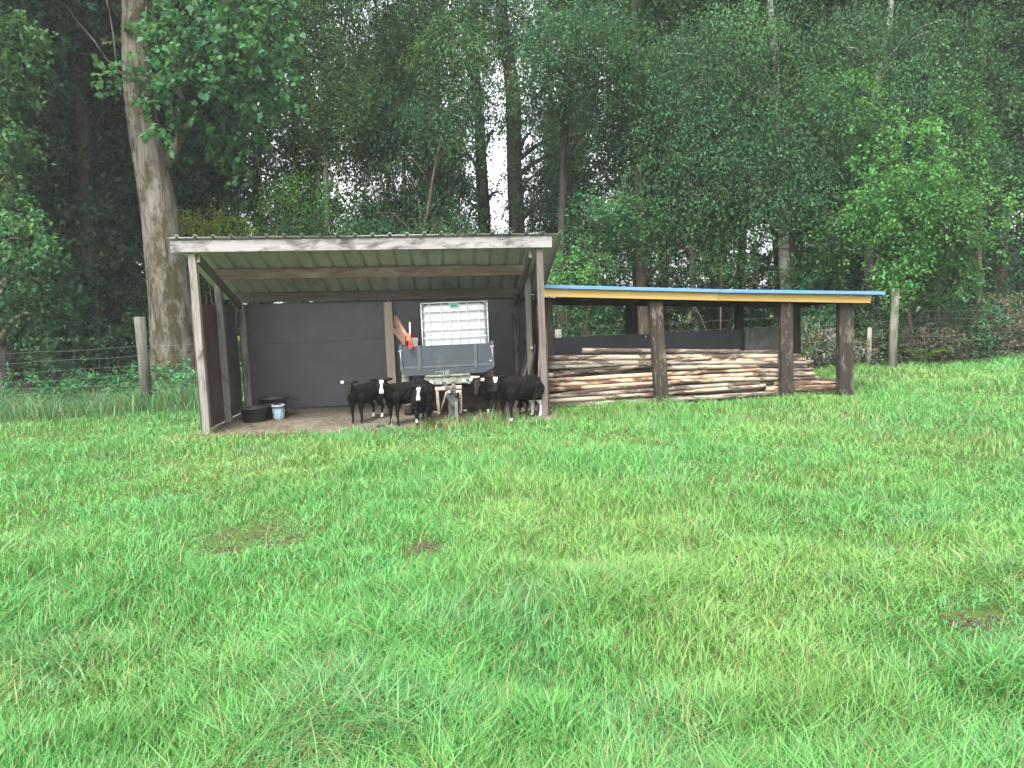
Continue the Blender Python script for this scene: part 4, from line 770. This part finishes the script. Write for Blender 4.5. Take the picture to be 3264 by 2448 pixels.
front_tree('lime_tree', 'pale trunked tree at the left picture edge with drooping leaves', None, 14.6, [(-18, 1270, 100), (-14, 1180, 76), (-22, 1080, 64), (-30, 900, 60), (-35, 600, 54), (-40, 300, 48), (-40, 50, 44)], 'poplar_bark',
   [(30, 690, 70, 80, -.6, MG), (70, 760, 90, 90, -.8, MG), (60, 870, 80, 80, -.8, [.035, .09, .035]), (130, 900, 70, 70, -.7, DG), (40, 560, 60, 70, -.5, MG, .7), (20, 420, 60, 80, -.5, DG), (40, 260, 80, 90, -.5, MG, .7), (30, 100, 90, 80, -.5, MG, .8), (120, 1000, 90, 50, -.4, DG, .8)], .09, MG, .6, .35, 1.4, 5)

# ------------------------------------------------------------------ the wood behind: four kinds, copied
r2 = np.random.default_rng(21)
def proto(name, mat, h, r0, crown, leaf, c, droop, twig, cover, seed, limbs_n=10, asp=.62):
    rr_ = np.random.default_rng(seed); path = [(.06 * math.sin(z * 1.1 + seed), .05 * math.cos(z * .9), z) for z in np.linspace(-.2, h, 16)]; rad = [r0 * (1 - .85 * (i / 15) ** 1.1) for i in range(16)]; rad[0] *= 1.35
    bl = crown(rr_); lm = []
    for b_ in bl[::2]:
        z0 = max(1.0, b_[2] - .6); s = np.array([0, 0, z0]); e = np.array(b_[:3]); lm.append(([s, (s + e) / 2 + np.array([0, 0, .2]), e], [r0 * .28 * (1 - z0 / h * .7), r0 * .15, .008]))
    return trunk_mesh(path, rad, 9, .06, lm), crown_mesh(name, bl, leaf, c, r=rr_, droop=droop, twig=twig, cover=cover, asp=asp)
def cr_broad(rr_): return [((1.7 * rr_.random() ** .5) * math.cos(a), (1.7 * rr_.random() ** .5) * math.sin(a), 4.6 + 9.5 * rr_.random(), .9 + .5 * rr_.random(), .9 + .4 * rr_.random(), .65 + .4 * rr_.random(), None or DG, .9) for a in rr_.random(26) * 6.28]
def cr_birch(rr_): return [((1.2 * rr_.random() ** .5) * math.cos(a), (1.2 * rr_.random() ** .5) * math.sin(a), 3.6 + 9.5 * rr_.random(), .55 + .35 * rr_.random(), .6, .8 + .4 * rr_.random(), [.034, .08, .030], .8) for a in rr_.random(24) * 6.28]
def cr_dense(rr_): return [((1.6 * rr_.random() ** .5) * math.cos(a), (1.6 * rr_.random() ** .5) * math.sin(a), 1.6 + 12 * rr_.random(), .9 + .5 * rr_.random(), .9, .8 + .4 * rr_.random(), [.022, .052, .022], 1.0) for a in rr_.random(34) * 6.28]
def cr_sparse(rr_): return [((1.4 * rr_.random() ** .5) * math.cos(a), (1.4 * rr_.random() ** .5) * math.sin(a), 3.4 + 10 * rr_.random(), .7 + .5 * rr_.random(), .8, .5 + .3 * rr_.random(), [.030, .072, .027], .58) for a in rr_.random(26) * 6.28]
KIND = {'broad': (proto('broad_crown', 'dark_bark', 14.5, .20, cr_broad, .096, DG, .4, .45, 1.3, 3), 'dark_bark'),
        'birch': (proto('birch_crown', 'birch_bark_shaded', 13.5, .10, cr_birch, .076, MG, .8, .55, 1.2, 4), 'birch_bark_shaded'),
        'dense': (proto('dense_crown', 'dark_bark', 15, .19, cr_dense, .115, DG, .4, .45, 1.4, 5), 'dark_bark'),
        'sparse': (proto('sparse_crown', 'dark_bark', 14, .13, cr_sparse, .080, DG, .4, .45, 1.2, 6), 'dark_bark')}
LAB = {('broad', 0): 'dark leafy tree deep in the wood left of the poplar', ('broad', 1): 'dark leafy tree in the wood above the shed roof', ('broad', 2): 'dark leafy tree in the wood behind the log shelter',
       ('birch', 0): 'thin birch deep in the wood left of the shed', ('birch', 1): 'thin birch deep in the wood above the shed roof', ('birch', 2): 'thin birch deep in the wood behind the log shelter',
       ('dense', 0): 'dense shadowy tree closing the left side of the wood', ('dense', 1): 'dense shadowy tree closing the back of the wood', ('dense', 2): 'dense shadowy tree closing the right side of the wood',
       ('sparse', 0): 'thin leaved dark tree at the left of the wood', ('sparse', 1): 'thin leaved dark tree with sky shining through behind the shed', ('sparse', 2): 'thin leaved dark tree behind the right end of the shelter'}
def wood_tree(kind, x, y, k=1.0, rz=0.0):
    (tm, cm), bark = KIND[kind]; side = 0 if x < -5.5 * y / 18 else (1 if x < 2.2 * y / 18 else 2)
    root = empty({'broad': 'broadleaf_tree', 'birch': 'birch_tree', 'dense': 'broadleaf_tree', 'sparse': 'broadleaf_tree'}[kind], (x, y, 0), rz); root.scale = (k, k, k * (.95 + .1 * r2.random())); tag(root, LAB[(kind, side)], 'tree', LAB[(kind, side)].replace('tree ', 'trees ').replace('birch ', 'birches '))
    for nm, me, mt in (('trunk', tm, bark), ('crown', cm, 'leaf')):
        if not me.materials: me.materials.append(M[mt])
        o_ = bpy.data.objects.new(nm, me); col.objects.link(o_); o_.parent = root
# left: closed and dark
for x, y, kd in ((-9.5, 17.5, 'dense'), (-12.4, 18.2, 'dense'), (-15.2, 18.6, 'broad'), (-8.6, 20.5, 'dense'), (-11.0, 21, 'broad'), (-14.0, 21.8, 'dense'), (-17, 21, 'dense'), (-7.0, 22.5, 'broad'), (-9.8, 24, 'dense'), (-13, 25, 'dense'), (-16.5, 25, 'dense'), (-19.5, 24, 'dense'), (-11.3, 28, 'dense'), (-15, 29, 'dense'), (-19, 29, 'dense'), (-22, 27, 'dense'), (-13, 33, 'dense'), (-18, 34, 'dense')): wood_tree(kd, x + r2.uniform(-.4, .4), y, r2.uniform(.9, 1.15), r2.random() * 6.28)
# middle: open, sky shines through
for x, y, kd in ((-5.2, 20, 'sparse'), (-3.6, 23, 'birch'), (-1.8, 21.5, 'sparse'), (-3.7, 28, 'birch'), (1.6, 29, 'sparse'), (-6.9, 29.5, 'sparse'),  (-2.2, 26, 'sparse'), (1.9, 25.5, 'sparse'), (-3.4, 31, 'birch'), (2.8, 31, 'birch'), (4.4, 27, 'sparse')): wood_tree(kd, x + r2.uniform(-.3, .3), y, r2.uniform(.9, 1.15), r2.random() * 6.28)
# right: mostly closed
for x, y, kd in ((4.0, 20.5, 'sparse'), (5.6, 21, 'broad'), (7.6, 21.5, 'broad'), (9.6, 20.5, 'birch'), (11.6, 21.5, 'broad'), (13.2, 22, 'dense'), (6.6, 24.5, 'broad'), (9.0, 25, 'broad'), (11.4, 25.5, 'dense'), (14.6, 25, 'dense'), (16.8, 24, 'dense'), (5.4, 29, 'birch'), (8.2, 30, 'broad'), (11.6, 30, 'broad'), (15, 30, 'dense'), (18.6, 28, 'dense'), (7, 34, 'sparse'), (10.6, 35, 'broad'), (14.4, 35, 'dense'), (19, 33, 'dense'), (22.5, 30, 'dense')): wood_tree(kd, x + r2.uniform(-.3, .3), y, r2.uniform(.9, 1.15), r2.random() * 6.28)

# ------------------------------------------------------------------ shrubs and undergrowth
def shrub(name, label, blobs, leaf, c, stems=4, cat='shrub', cover=1.5, droop=.35, twig=.3, mat='leaf', group=None, asp=.62):
    b0 = np.array([np.mean([b_[0] for b_ in blobs]), np.mean([b_[1] for b_ in blobs]), 0]); root = empty(name, b0); tag(root, label, cat, group)
    W3 = [(b_[0] - b0[0], b_[1] - b0[1], *b_[2:]) for b_ in blobs]; mb = MB()
    for i in range(stems):
        e = W3[i % len(W3)]; a = random.random() * 6.28; s = (.15 * math.cos(a), .15 * math.sin(a), -.05); mb.tube([s, ((s[0] + e[0]) / 2 + .1 * math.cos(a), (s[1] + e[1]) / 2, e[2] * .55), (e[0], e[1], e[2] + e[5] * .5)], [.022, .016, .006], 6)
    mb.build('stem', M['brown_bark'], root); link('foliage', crown_mesh(name + '_foliage', W3, leaf, c, droop=droop, twig=twig, cover=cover, asp=asp), M[mat], root); return root
def sb(x, y, Y, rx, ry, c, cv=1.0): p = dpt(x, y, Y); k = Y / FPX; return (p[0], p[1], max(p[2], ry * k * .6), rx * k, .7 * max(rx, ry) * k, ry * k, c, cv)
YB = [.16, .20, .03]
shrub('shrub', 'yellow green bush behind the left part of the shed roof', [sb(640, 720, 17.6, 80, 50, YB), sb(720, 735, 17.6, 90, 45, YB), sb(800, 745, 17.8, 70, 40, [.07, .12, .03]), sb(640, 820, 17.8, 110, 80, MG)], .06, YB)
shrub('shrub', 'green bush behind the middle of the shed roof', [sb(900, 760, 18.4, 120, 60, [.04, .1, .035], .8), sb(1060, 770, 18.6, 110, 50, MG, .8), sb(1200, 765, 18.6, 110, 50, [.035, .1, .045], .9), sb(1000, 880, 18.6, 220, 110, DG)], .065, MG)
shrub('shrub', 'dark bush behind the right half of the shed roof', [sb(1380, 770, 19, 120, 55, DG), sb(1560, 780, 19, 120, 50, DG), sb(1450, 890, 19, 240, 110, DG)], .065, DG)
shrub('shrub', 'bright green bush rising beside the right end of the shed roof', [sb(1820, 860, 15.9, 80, 60, LG), sb(1760, 890, 15.9, 50, 40, [.055, .13, .035]), sb(1900, 850, 16.1, 70, 60, MG), sb(1840, 800, 16.2, 60, 40, MG, .8), sb(1800, 990, 16.4, 130, 110, DG, .9)], .06, LG)
shrub('shrub', 'leafy bush above the middle of the blue roof edge', [sb(2300, 840, 17.2, 100, 50, MG, .7), sb(2420, 870, 17.2, 70, 40, MG, .5), sb(2150, 880, 17.6, 90, 40, DG, .5)], .06, MG)
shrub('shrub', 'fresh green bush above the right end of the blue roof edge', [sb(2630, 850, 17.2, 80, 55, [.045, .12, .04]), sb(2570, 880, 17.2, 60, 40, [.04, .11, .04]), sb(2720, 905, 17.4, 90, 25, MG)], .06, LG)
shrub('shrub', 'round green bush seen through the last bay of the log shelter', [sb(2620, 1040, 16.6, 80, 70, [.04, .11, .04]), sb(2590, 1090, 16.6, 60, 50, [.035, .1, .035]), sb(2700, 1000, 16.8, 90, 60, MG), sb(2780, 990, 16.8, 80, 60, MG), sb(2800, 1090, 16.6, 60, 50, [.05, .10, .035], .7)], .06, LG)
for i, (x_, Y_, h_) in enumerate(((150, 17.0, 130), (330, 17.5, 120), (430, 18.5, 200), (60, 18.5, 220), (250, 20, 260))):
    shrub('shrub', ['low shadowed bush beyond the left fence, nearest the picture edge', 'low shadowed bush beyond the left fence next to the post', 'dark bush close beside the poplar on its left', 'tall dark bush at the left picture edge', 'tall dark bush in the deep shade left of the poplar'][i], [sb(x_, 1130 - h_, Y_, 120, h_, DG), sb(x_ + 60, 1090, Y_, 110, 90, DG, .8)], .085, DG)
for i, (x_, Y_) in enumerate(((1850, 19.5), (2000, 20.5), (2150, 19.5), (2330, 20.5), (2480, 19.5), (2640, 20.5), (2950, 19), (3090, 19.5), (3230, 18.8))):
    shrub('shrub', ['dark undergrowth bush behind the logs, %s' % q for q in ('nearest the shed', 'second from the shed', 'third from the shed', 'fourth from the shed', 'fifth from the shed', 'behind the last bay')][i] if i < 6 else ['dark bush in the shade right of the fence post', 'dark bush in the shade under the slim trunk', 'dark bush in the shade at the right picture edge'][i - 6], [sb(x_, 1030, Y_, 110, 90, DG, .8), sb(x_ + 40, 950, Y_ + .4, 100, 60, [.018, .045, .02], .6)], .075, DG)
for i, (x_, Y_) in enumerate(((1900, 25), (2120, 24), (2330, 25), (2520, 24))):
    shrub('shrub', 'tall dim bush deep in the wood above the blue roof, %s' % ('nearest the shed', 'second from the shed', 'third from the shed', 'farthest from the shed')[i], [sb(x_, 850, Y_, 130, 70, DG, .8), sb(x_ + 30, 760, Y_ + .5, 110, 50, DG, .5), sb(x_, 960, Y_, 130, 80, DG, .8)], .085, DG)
# hedge closing the far side of the wood
hb = []
for i in range(44): x_ = -30 + i * 1.4; hb.append((x_, 39 + r2.uniform(-1, 1), 1.4, 1.3, 1.2, 1.7 + r2.random() * (1.6 if abs(x_) > 9 else .5), DG, .9))
tag(link('far_hedge', crown_mesh('far_hedge', hb, .24, DG, droop=.3, twig=.5, cover=.8), M['leaf']), 'dark hedge closing the far side of the wood', 'hedge', None, 'stuff')

# brambles with dry brown leaves along the right fence, nettles and tall weeds on the left
FENCE = [(-14.5, 12.15), (-10.6, 12.62), (-6.33, 13.25), (-2.6, 13.85), (.9, 14.35), (4.3, 14.85), (7.58, 15.26), (11.1, 16.0), (15.0, 16.8)]
def fy(x): return np.interp(x, [p[0] for p in FENCE], [p[1] for p in FENCE])
bb = []
for i in range(46): 
    x_ = 5.6 + 8.6 * i / 45 + r2.uniform(-.2, .2); y_ = float(fy(x_)) + r2.uniform(.35, 1.5); hh = r2.uniform(.25, .75) + (.25 if x_ > 8.5 else 0); c = [[.085, .070, .042], [.05, .095, .035], [.11, .09, .06], [.045, .09, .035]][i % 4]
    bb.append((x_, y_, hh * .8, .42, .38, hh * .75, c, .7))
V, Q, C = foliage(bb, .055, [.1, .08, .05], droop=.5, twig=.35, cover=1.3)
tag(link('brambles', npmesh('brambles', V, Q, None, C), M['dry_leaf']), 'tangle of half withered brown brambles behind the right fence', 'brambles', None, 'stuff')
bs = MB()
for i in range(80):
    x_ = r2.uniform(5.6, 14); y_ = float(fy(x_)) + r2.uniform(.2, 1.4); a = r2.random() * 6.28; L = r2.uniform(.5, 1.2); h_ = r2.uniform(.5, 1.2)
    bs.tube([(x_, y_, 0), (x_ + .25 * L * math.cos(a), y_ + .25 * L * math.sin(a), h_ * .8), (x_ + .6 * L * math.cos(a), y_ + .6 * L * math.sin(a), h_), (x_ + L * math.cos(a), y_ + L * math.sin(a), h_ * .6)], [.007, .006, .005, .003], 4)
tag(bs.build('bramble_canes', plain('dry cane', (.11, .085, .06), .9), None), 'bare arching bramble canes behind the right fence', 'brambles', None, 'stuff')
nb_ = []
for i in range(46):
    x_ = -13.5 + 8.6 * i / 45; y_ = float(fy(min(x_, -5))) + r2.uniform(.25, 2.2); nb_.append((x_, y_, .34, .42, .38, .38, [[.055, .15, .055], [.07, .17, .06], [.05, .13, .055]][i % 3], .4))
for i in range(14): nb_.append((-5.2 + i * .9, float(fy(-5 + i * .9)) + r2.uniform(.6, 1.8), .4, .5, .4, .45, DG, .7))
V, Q, C = foliage(nb_, .075, MG, droop=.2, twig=.25, cover=1.2, asp=.45)
tag(link('nettles', npmesh('nettles', V, Q, None, C), M['leaf']), 'low green nettles and weeds along the foot of the wood', 'weeds', None, 'stuff')

# fern
def fern(x, y, label):
    root = empty('fern', (x, y, float(G(x, y)))); tag(root, label, 'fern')
    for k in range(11):
        a = k * 2 * math.pi / 11 + random.random() * .4; L = random.uniform(.62, .88); pts = []; VV = []; QQ = []
        for i in range(15): f = i / 14; pts.append(np.array([L * .85 * f * math.cos(a), L * .85 * f * math.sin(a), L * (1.25 * f - .78 * f * f)]))
        sd_ = np.array([-math.sin(a), math.cos(a), 0])
        for i in range(2, 15):
            f = i / 14; ln_ = .17 * math.sin(math.pi * min(1, .25 + .8 * (1 - f))) * (1.15 - f * .9); tg = pts[i] - pts[i - 1]; tg /= np.linalg.norm(tg)
            for s in (-1, 1):
                p = pts[i]; b_ = len(VV); e = p + sd_ * s * ln_ + tg * ln_ * .35 - np.array([0, 0, ln_ * .25]); VV += [p - tg * .012, p + tg * .016, e + tg * .008, e - tg * .002]; QQ.append([b_, b_ + 1, b_ + 2, b_ + 3])
        b_ = len(VV)
        for i in range(15): VV += [pts[i] - sd_ * .004, pts[i] + sd_ * .004]
        for i in range(14): QQ.append([b_ + 2 * i, b_ + 2 * i + 1, b_ + 2 * i + 3, b_ + 2 * i + 2])
        link('frond', npmesh('frond', np.array(VV), np.array(QQ), None, np.tile(np.array([.075, .135, .025]) * random.uniform(.8, 1.15), (len(VV), 1))), M['leaf'], root)
    return root
f0 = gpt(2945, 1165, .05); fern(f0[0], f0[1] + .15, 'bright green fern growing at the foot of the right fence'); 

# ------------------------------------------------------------------ sheep fence
def fence(i0_, i1_, label, tops, skip=()):
    o = np.array([FENCE[i0_][0], FENCE[i0_][1], 0]); root = empty('wire_fence', o); tag(root, label, 'fence')
    for i in range(i0_, i1_ + 1):
        if i in skip: continue
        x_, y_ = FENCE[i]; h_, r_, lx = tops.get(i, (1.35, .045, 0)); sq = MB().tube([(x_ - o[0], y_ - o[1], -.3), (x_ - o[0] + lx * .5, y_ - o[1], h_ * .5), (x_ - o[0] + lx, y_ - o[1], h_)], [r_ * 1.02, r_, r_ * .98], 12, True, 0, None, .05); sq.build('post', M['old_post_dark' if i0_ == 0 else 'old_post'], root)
    hs_ = [.12, .25, .38, .52, .67, .83, 1.0, 1.16]
    for h_ in hs_:
        pts = []
        for i in range(i0_, i1_):
            for k in range(8): f = k / 8; x_ = FENCE[i][0] * (1 - f) + FENCE[i + 1][0] * f; y_ = FENCE[i][1] * (1 - f) + FENCE[i + 1][1] * f; pts.append((x_ - o[0], y_ - o[1] - .06, h_ + .10 * (h_ > .6) * (f * (f - 1)) * 1.2 + .012 * math.sin(k * 2.1 + h_ * 9)))
        pts.append((FENCE[i1_][0] - o[0], FENCE[i1_][1] - o[1] - .06, h_)); MB().tube(pts, .0019, 4, False).build('line_wire', M['wire'], root)
    st = MB(); L = FENCE[i1_][0] - FENCE[i0_][0]
    for k in range(int(L / .3)):
        x_ = FENCE[i0_][0] + .3 * k; st.tube([(x_ - o[0], float(fy(x_)) - o[1] - .062, .10), (x_ - o[0] + .02 * math.sin(k), float(fy(x_)) - o[1] - .062, 1.12)], .0010, 3, False)
    tag(st.build('stay_wire', M['wire'], root), kind='stuff'); return root
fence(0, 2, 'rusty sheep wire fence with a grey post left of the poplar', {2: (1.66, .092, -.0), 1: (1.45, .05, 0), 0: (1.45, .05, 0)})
fence(2, 6, 'sheep wire fence running behind the shed and logs', {3: (1.2, .05, 0), 4: (1.12, .06, 0)}, (2, 5, 6))
fence(6, 8, 'sheep wire fence with a tall pale post right of the log shelter', {6: (1.62, .075, .06), 7: (1.45, .055, 0), 8: (1.45, .055, 0)})
pq = gpt(2768, 1172, .05); tag(MB().tube([(0, 0, -.2), (.01, 0, .4), (.02, 0, .86)], [.05, .048, .046], 10, True, 0, None, .06).build('fence_stake', M['old_post'], None, (pq[0], pq[1], 0)), 'short mossy stake left of the tall pale fence post', 'stake')
pq = gpt(324, 1225, .1); tag(MB().tube([(0, 0, 0), (.01, 0, .35), (0, 0, .6), (.06, 0, .72)], [.013, .012, .011, .009], 6).build('dead_stalk', plain('dead stalk', (.42, .44, .32), .8), None, (pq[0], pq[1], 0)), 'pale dead stalk standing in the weeds by the left fence', 'stalk')

# ------------------------------------------------------------------ grass
def blades(X, Y, H, Wd, C, lean=.5, seg=2, r=rng, z0=None):
    n = len(X); a = r.random(n) * 2 * np.pi; d = np.stack([np.cos(a), np.sin(a)], 1); s = np.stack([-d[:, 1], d[:, 0]], 1); tw = r.random(n) * 2 * np.pi; s = np.stack([np.cos(tw), np.sin(tw)], 1)
    z = (G(X, Y) if z0 is None else z0) - .006; bn = lean * (.3 + r.random(n)) * H; Wd = np.broadcast_to(Wd, (n,))
    def ring(f, wf, zf): p = np.stack([X + d[:, 0] * bn * f ** 2, Y + d[:, 1] * bn * f ** 2, z + H * zf], 1); o_ = np.concatenate([s * (Wd * wf / 2)[:, None], np.zeros((n, 1))], 1); return p - o_, p + o_
    b0, b1 = ring(0, 1, 0); m0, m1 = ring(.55, .85, .58); tip, _ = ring(1.0, 0, .93)
    V = np.stack([b0, b1, m0, m1, tip], 1).reshape(-1, 3); i = np.arange(n)[:, None] * 5
    sh = np.array([.62, .62, 1.0, 1.0, 1.15])            # factors darker at the base and lighter at the tip, left unused
    Cc = np.repeat(C, 5, 0)
    return V, i + np.array([[0, 1, 3, 2]]), i + np.array([[2, 3, 4]]), Cc
rg = np.random.default_rng(5)
def in_shed(X, Y, pad=0.0):
    u = (X - FL[0]) * EX[0] + (Y - FL[1]) * EX[1]; v = (X - FL[0]) * EY[0] + (Y - FL[1]) * EY[1]; ed = -.20 + .10 * np.sin(u * 2.3) + .06 * np.sin(u * 6.1 + 1)
    return (u > -.02) & (u < 4.80) & (v > ed + pad) & (v < 2.3), u, v
def grass_color(X, Y, n):
    p1 = vnoise(X, Y, 1.1); p2 = vnoise(X + 31, Y + 7, .45); p3 = vnoise(X - 11, Y + 17, 2.6); r_ = rg.random(n)
    lush = np.array([.096, .280, .076]); yel = np.array([.165, .295, .080]); blue = np.array([.100, .265, .120]); straw = np.array([.26, .22, .10]); brown = np.array([.13, .105, .05])
    wy = .72 * sm(.42, .85, p1 * .6 + p3 * .4 + .10 * (r_ - .5)); C = lush * (1 - wy)[:, None] + yel * wy[:, None]
    wb = sm(.62, .9, p2) * .4; C = C * (1 - wb)[:, None] + blue * wb[:, None]
    k = rg.random(n); dry = k < .035 + .10 * sm(.6, .85, p1 * .5 + p2 * .5); C[dry] = straw * (.7 + .5 * rg.random(dry.sum()))[:, None]; br = (k > .985); C[br] = brown
    return C * (.72 + .44 * rg.random(n) + .15 * (vnoise(X + 3, Y + 77, 1.6) - .1) + .16 * (vnoise(X + 43, Y + 7, .35) - .5))[:, None]
BSH = 1.25
BARE = [(*gpt(800, 1712)[:2], .20, .13), (*gpt(905, 1738)[:2], .12, .07), (*gpt(715, 1768)[:2], .12, .06), (*gpt(1345, 1762)[:2], .10, .07), (*gpt(3110, 1990)[:2], .13, .05)]
N1 = 405000
dmin, dmax = 1.7, 20.5; q = rg.random(N1); e_ = .35                  # more blades per square metre near the camera
dist = (dmin ** e_ + q * (dmax ** e_ - dmin ** e_)) ** (1 / e_); ang = (rg.random(N1) * 2 - 1) * R(45)
X = dist * np.sin(ang); Y = dist * np.cos(ang)
NS = 110000                                                          # the field goes on to both sides of the view
ys = -.5 + 14.5 * rg.random(NS) ** 1.5; xs = np.where(rg.random(NS) < .5, -1, 1) * (np.maximum(ys, 1.2) + 3.2 * rg.random(NS) - .05); ctr = rg.random(NS) < .12; ys[ctr] = -.8 + 2.6 * rg.random(ctr.sum()); xs[ctr] = -2.5 + 5 * rg.random(ctr.sum())
X = np.concatenate([X, xs]); Y = np.concatenate([Y, ys]); dist = np.concatenate([dist, np.maximum(4, np.hypot(xs, ys))]); N1 += NS
ins, u_, v_ = in_shed(X, Y); keep = ~ins & (Y < fy(X) + .35 + 1.8 * (X < -5)) & ~((u_ > -.1) & (u_ < -.03) & (v_ > 0) & (v_ < 2.2)) & ~((u_ > 4.8) & (u_ < 9.7) & (v_ > .66) & (v_ < 1.9))
pt_ = vnoise(X, Y, .55); keep &= rg.random(N1) < .65 + .5 * pt_
near_b = np.zeros(N1)
for bx, by, ra, rb in BARE:
    ra, rb = ra * 1.45, rb * 2.5; near_b = np.maximum(near_b, np.exp(-(((X - bx) / ra) ** 2 + ((Y - by) / rb) ** 2) / 4)); keep &= ~((((X - bx) / ra) ** 2 + ((Y - by) / rb) ** 2 + 2.6 * (vnoise(X, Y, .13) - .42) + 1.2 * (vnoise(X + 8, Y, .05) - .5) < 1) & (rg.random(N1) < .84))
X, Y, dist, u_, v_, near_b = X[keep], Y[keep], dist[keep], u_[keep], v_[keep], near_b[keep]; n = len(X)
tall = .55 * vnoise(X + 50, Y + 3, .9) + .45 * vnoise(X + 5, Y + 33, .28); H = .048 + .085 * sm(.2, .85, tall) * (.55 + .85 * rg.random(n)); H *= (1 + .35 * sm(6.5, 3.5, Y)) * (1 - .78 * near_b); wallk = np.exp(-((v_ + .12) / .22) ** 2) * sm(2.8, 3.4, u_) * (u_ < 10.2) * (.4 + vnoise(X, Y, .25)); H *= 1 + .9 * wallk
H *= 1 + .8 * sm(-.2, .5, Y - fy(X)) + .5 * ((rg.random(n) < .03))
Wd = (.0036 + .00047 * dist) * (.7 + .6 * rg.random(n)); C = grass_color(X, Y, n)
fr_ = (v_ > -.55) & (v_ < .0) & (u_ < 4.2) & (u_ > -.3); dk = fr_ & (rg.random(n) < .22 + .4 * ((u_ < 1.3) | ((u_ > 2.7) & (u_ < 3.6)))); C[dk] = np.array([.17, .15, .055]) * (.7 + .5 * rg.random(dk.sum()))[:, None]
V, Qd, Tr, Cc = blades(X, Y, H, Wd, C, .6 + 1.0 * vnoise(X + 70, Y, .7))
tag(link('grass', npmesh('grass', V, Qd, Tr, Cc), M['grass_blade']), 'bright green uneven pasture grass across the whole field', 'grass', None, 'stuff')
cl = MB()
for bx, by, ra, rb in BARE:
    for k in range(60):
        a = random.random() * 6.28; q = random.random() ** .5; x_ = bx + ra * 1.25 * q * math.cos(a); y_ = by + rb * 2.2 * q * math.sin(a); r_ = random.uniform(.004, .014); cl.sphere((x_, y_, float(G(x_, y_)) + r_ * .2), (r_ * random.uniform(.8, 1.6), r_ * random.uniform(.8, 1.6), r_ * .7), 6, 4)
tag(cl.build('soil_crumbs', plain('crumbly soil', (.055, .045, .034), .95, 0, .4, 30, .1)), 'loose brown soil crumbs on the bare patches in the pasture', 'soil', None, 'stuff')
# seed stalks, longer and paler
n = 2600; dist = 2.2 + 13 * rg.random(n) ** 1.3; ang = (rg.random(n) * 2 - 1) * R(42); X = dist * np.sin(ang); Y = dist * np.cos(ang); ins, u_, v_ = in_shed(X, Y, -.1); k = ~ins & (Y < fy(X)) & ~((u_ > 4.8) & (u_ < 9.7) & (v_ > .4)); X, Y, dist = X[k], Y[k], dist[k]; n = len(X)
V, Qd, Tr, Cc = blades(X, Y, .16 + .16 * rg.random(n), .0028 + .0003 * dist, np.array([.17, .23, .085]) * (.7 + .6 * rg.random(n))[:, None], .7)
tag(link('grass_stalks', npmesh('grass_stalks', V, Qd, Tr, Cc), M['grass_blade']), 'pale long grass stalks standing above the pasture', 'grass', None, 'stuff')
n = 15000; X = -14.5 + 9.8 * rg.random(n); Y = fy(X) - .25 - .7 * rg.random(n) ** 2 + 2.6 * rg.random(n) ** 1.3; ins, u_, v_ = in_shed(X, Y, -.1); k = ~((u_ > -.12) & (v_ < 2.3)); X, Y = X[k], Y[k]; n = len(X)
V, Qd, Tr, Cc = blades(X, Y, (.22 + .38 * rg.random(n)) * (.6 + .6 * vnoise(X, Y, .7)), .011, np.where((rg.random(n) < .2)[:, None], np.array([.20, .23, .10]), np.array([.075, .19, .075])) * (.65 + .6 * rg.random(n))[:, None], .75)
tag(link('tall_grass', npmesh('tall_grass', V, Qd, Tr, Cc), M['grass_blade']), 'tall rank grass and weeds along the left wire fence', 'grass', None, 'stuff')
# straw and trampled litter on the shed floor
n = 5200; u = rg.random(n) * 4.75; v = -.15 + 2.2 * rg.random(n); P = FL + u[:, None] * EX + v[:, None] * EY; a = rg.random(n) * 6.28; ax_ = np.stack([np.cos(a), np.sin(a), .06 * rg.normal(size=n)], 1); P[:, 2] = G(P[:, 0], P[:, 1]) + .026 + .008 * rg.random(n)
Vv, Qq, Cc = leaves(P, .04 + .10 * rg.random(n), ax_, np.tile([0, 0, 1.0], (n, 1)) + .3 * rg.normal(size=(n, 3)), np.where((rg.random(n) < .5)[:, None], np.array([.21, .18, .12]), np.array([.09, .075, .055])) * (.6 + .7 * rg.random(n))[:, None], .06, .02)
tag(link('straw_litter', npmesh('straw_litter', Vv, Qq, None, Cc), M['dry_leaf']), 'thin straw and trampled litter on the shed floor', 'straw', None, 'stuff')

# ------------------------------------------------------------------ added haze
m = bpy.data.materials.new('added haze'); m.use_nodes = True; t = m.node_tree; t.nodes.clear(); o = t.nodes.new('ShaderNodeOutputMaterial'); pv_ = t.nodes.new('ShaderNodeVolumePrincipled')
pv_.inputs['Color'].default_value = (.93, .97, .96, 1); pv_.inputs['Density'].default_value = .0013; pv_.inputs['Anisotropy'].default_value = .2; t.links.new(pv_.outputs[0], o.inputs['Volume'])  # haze volume added to lift the dark tones of the wood
hz_ = MB().box((0, 0, 10.5), (1900, 1900, 25), .01).build('haze', m); tag(hz_, 'thin added haze over the pasture and wood', 'haze', None, 'stuff')
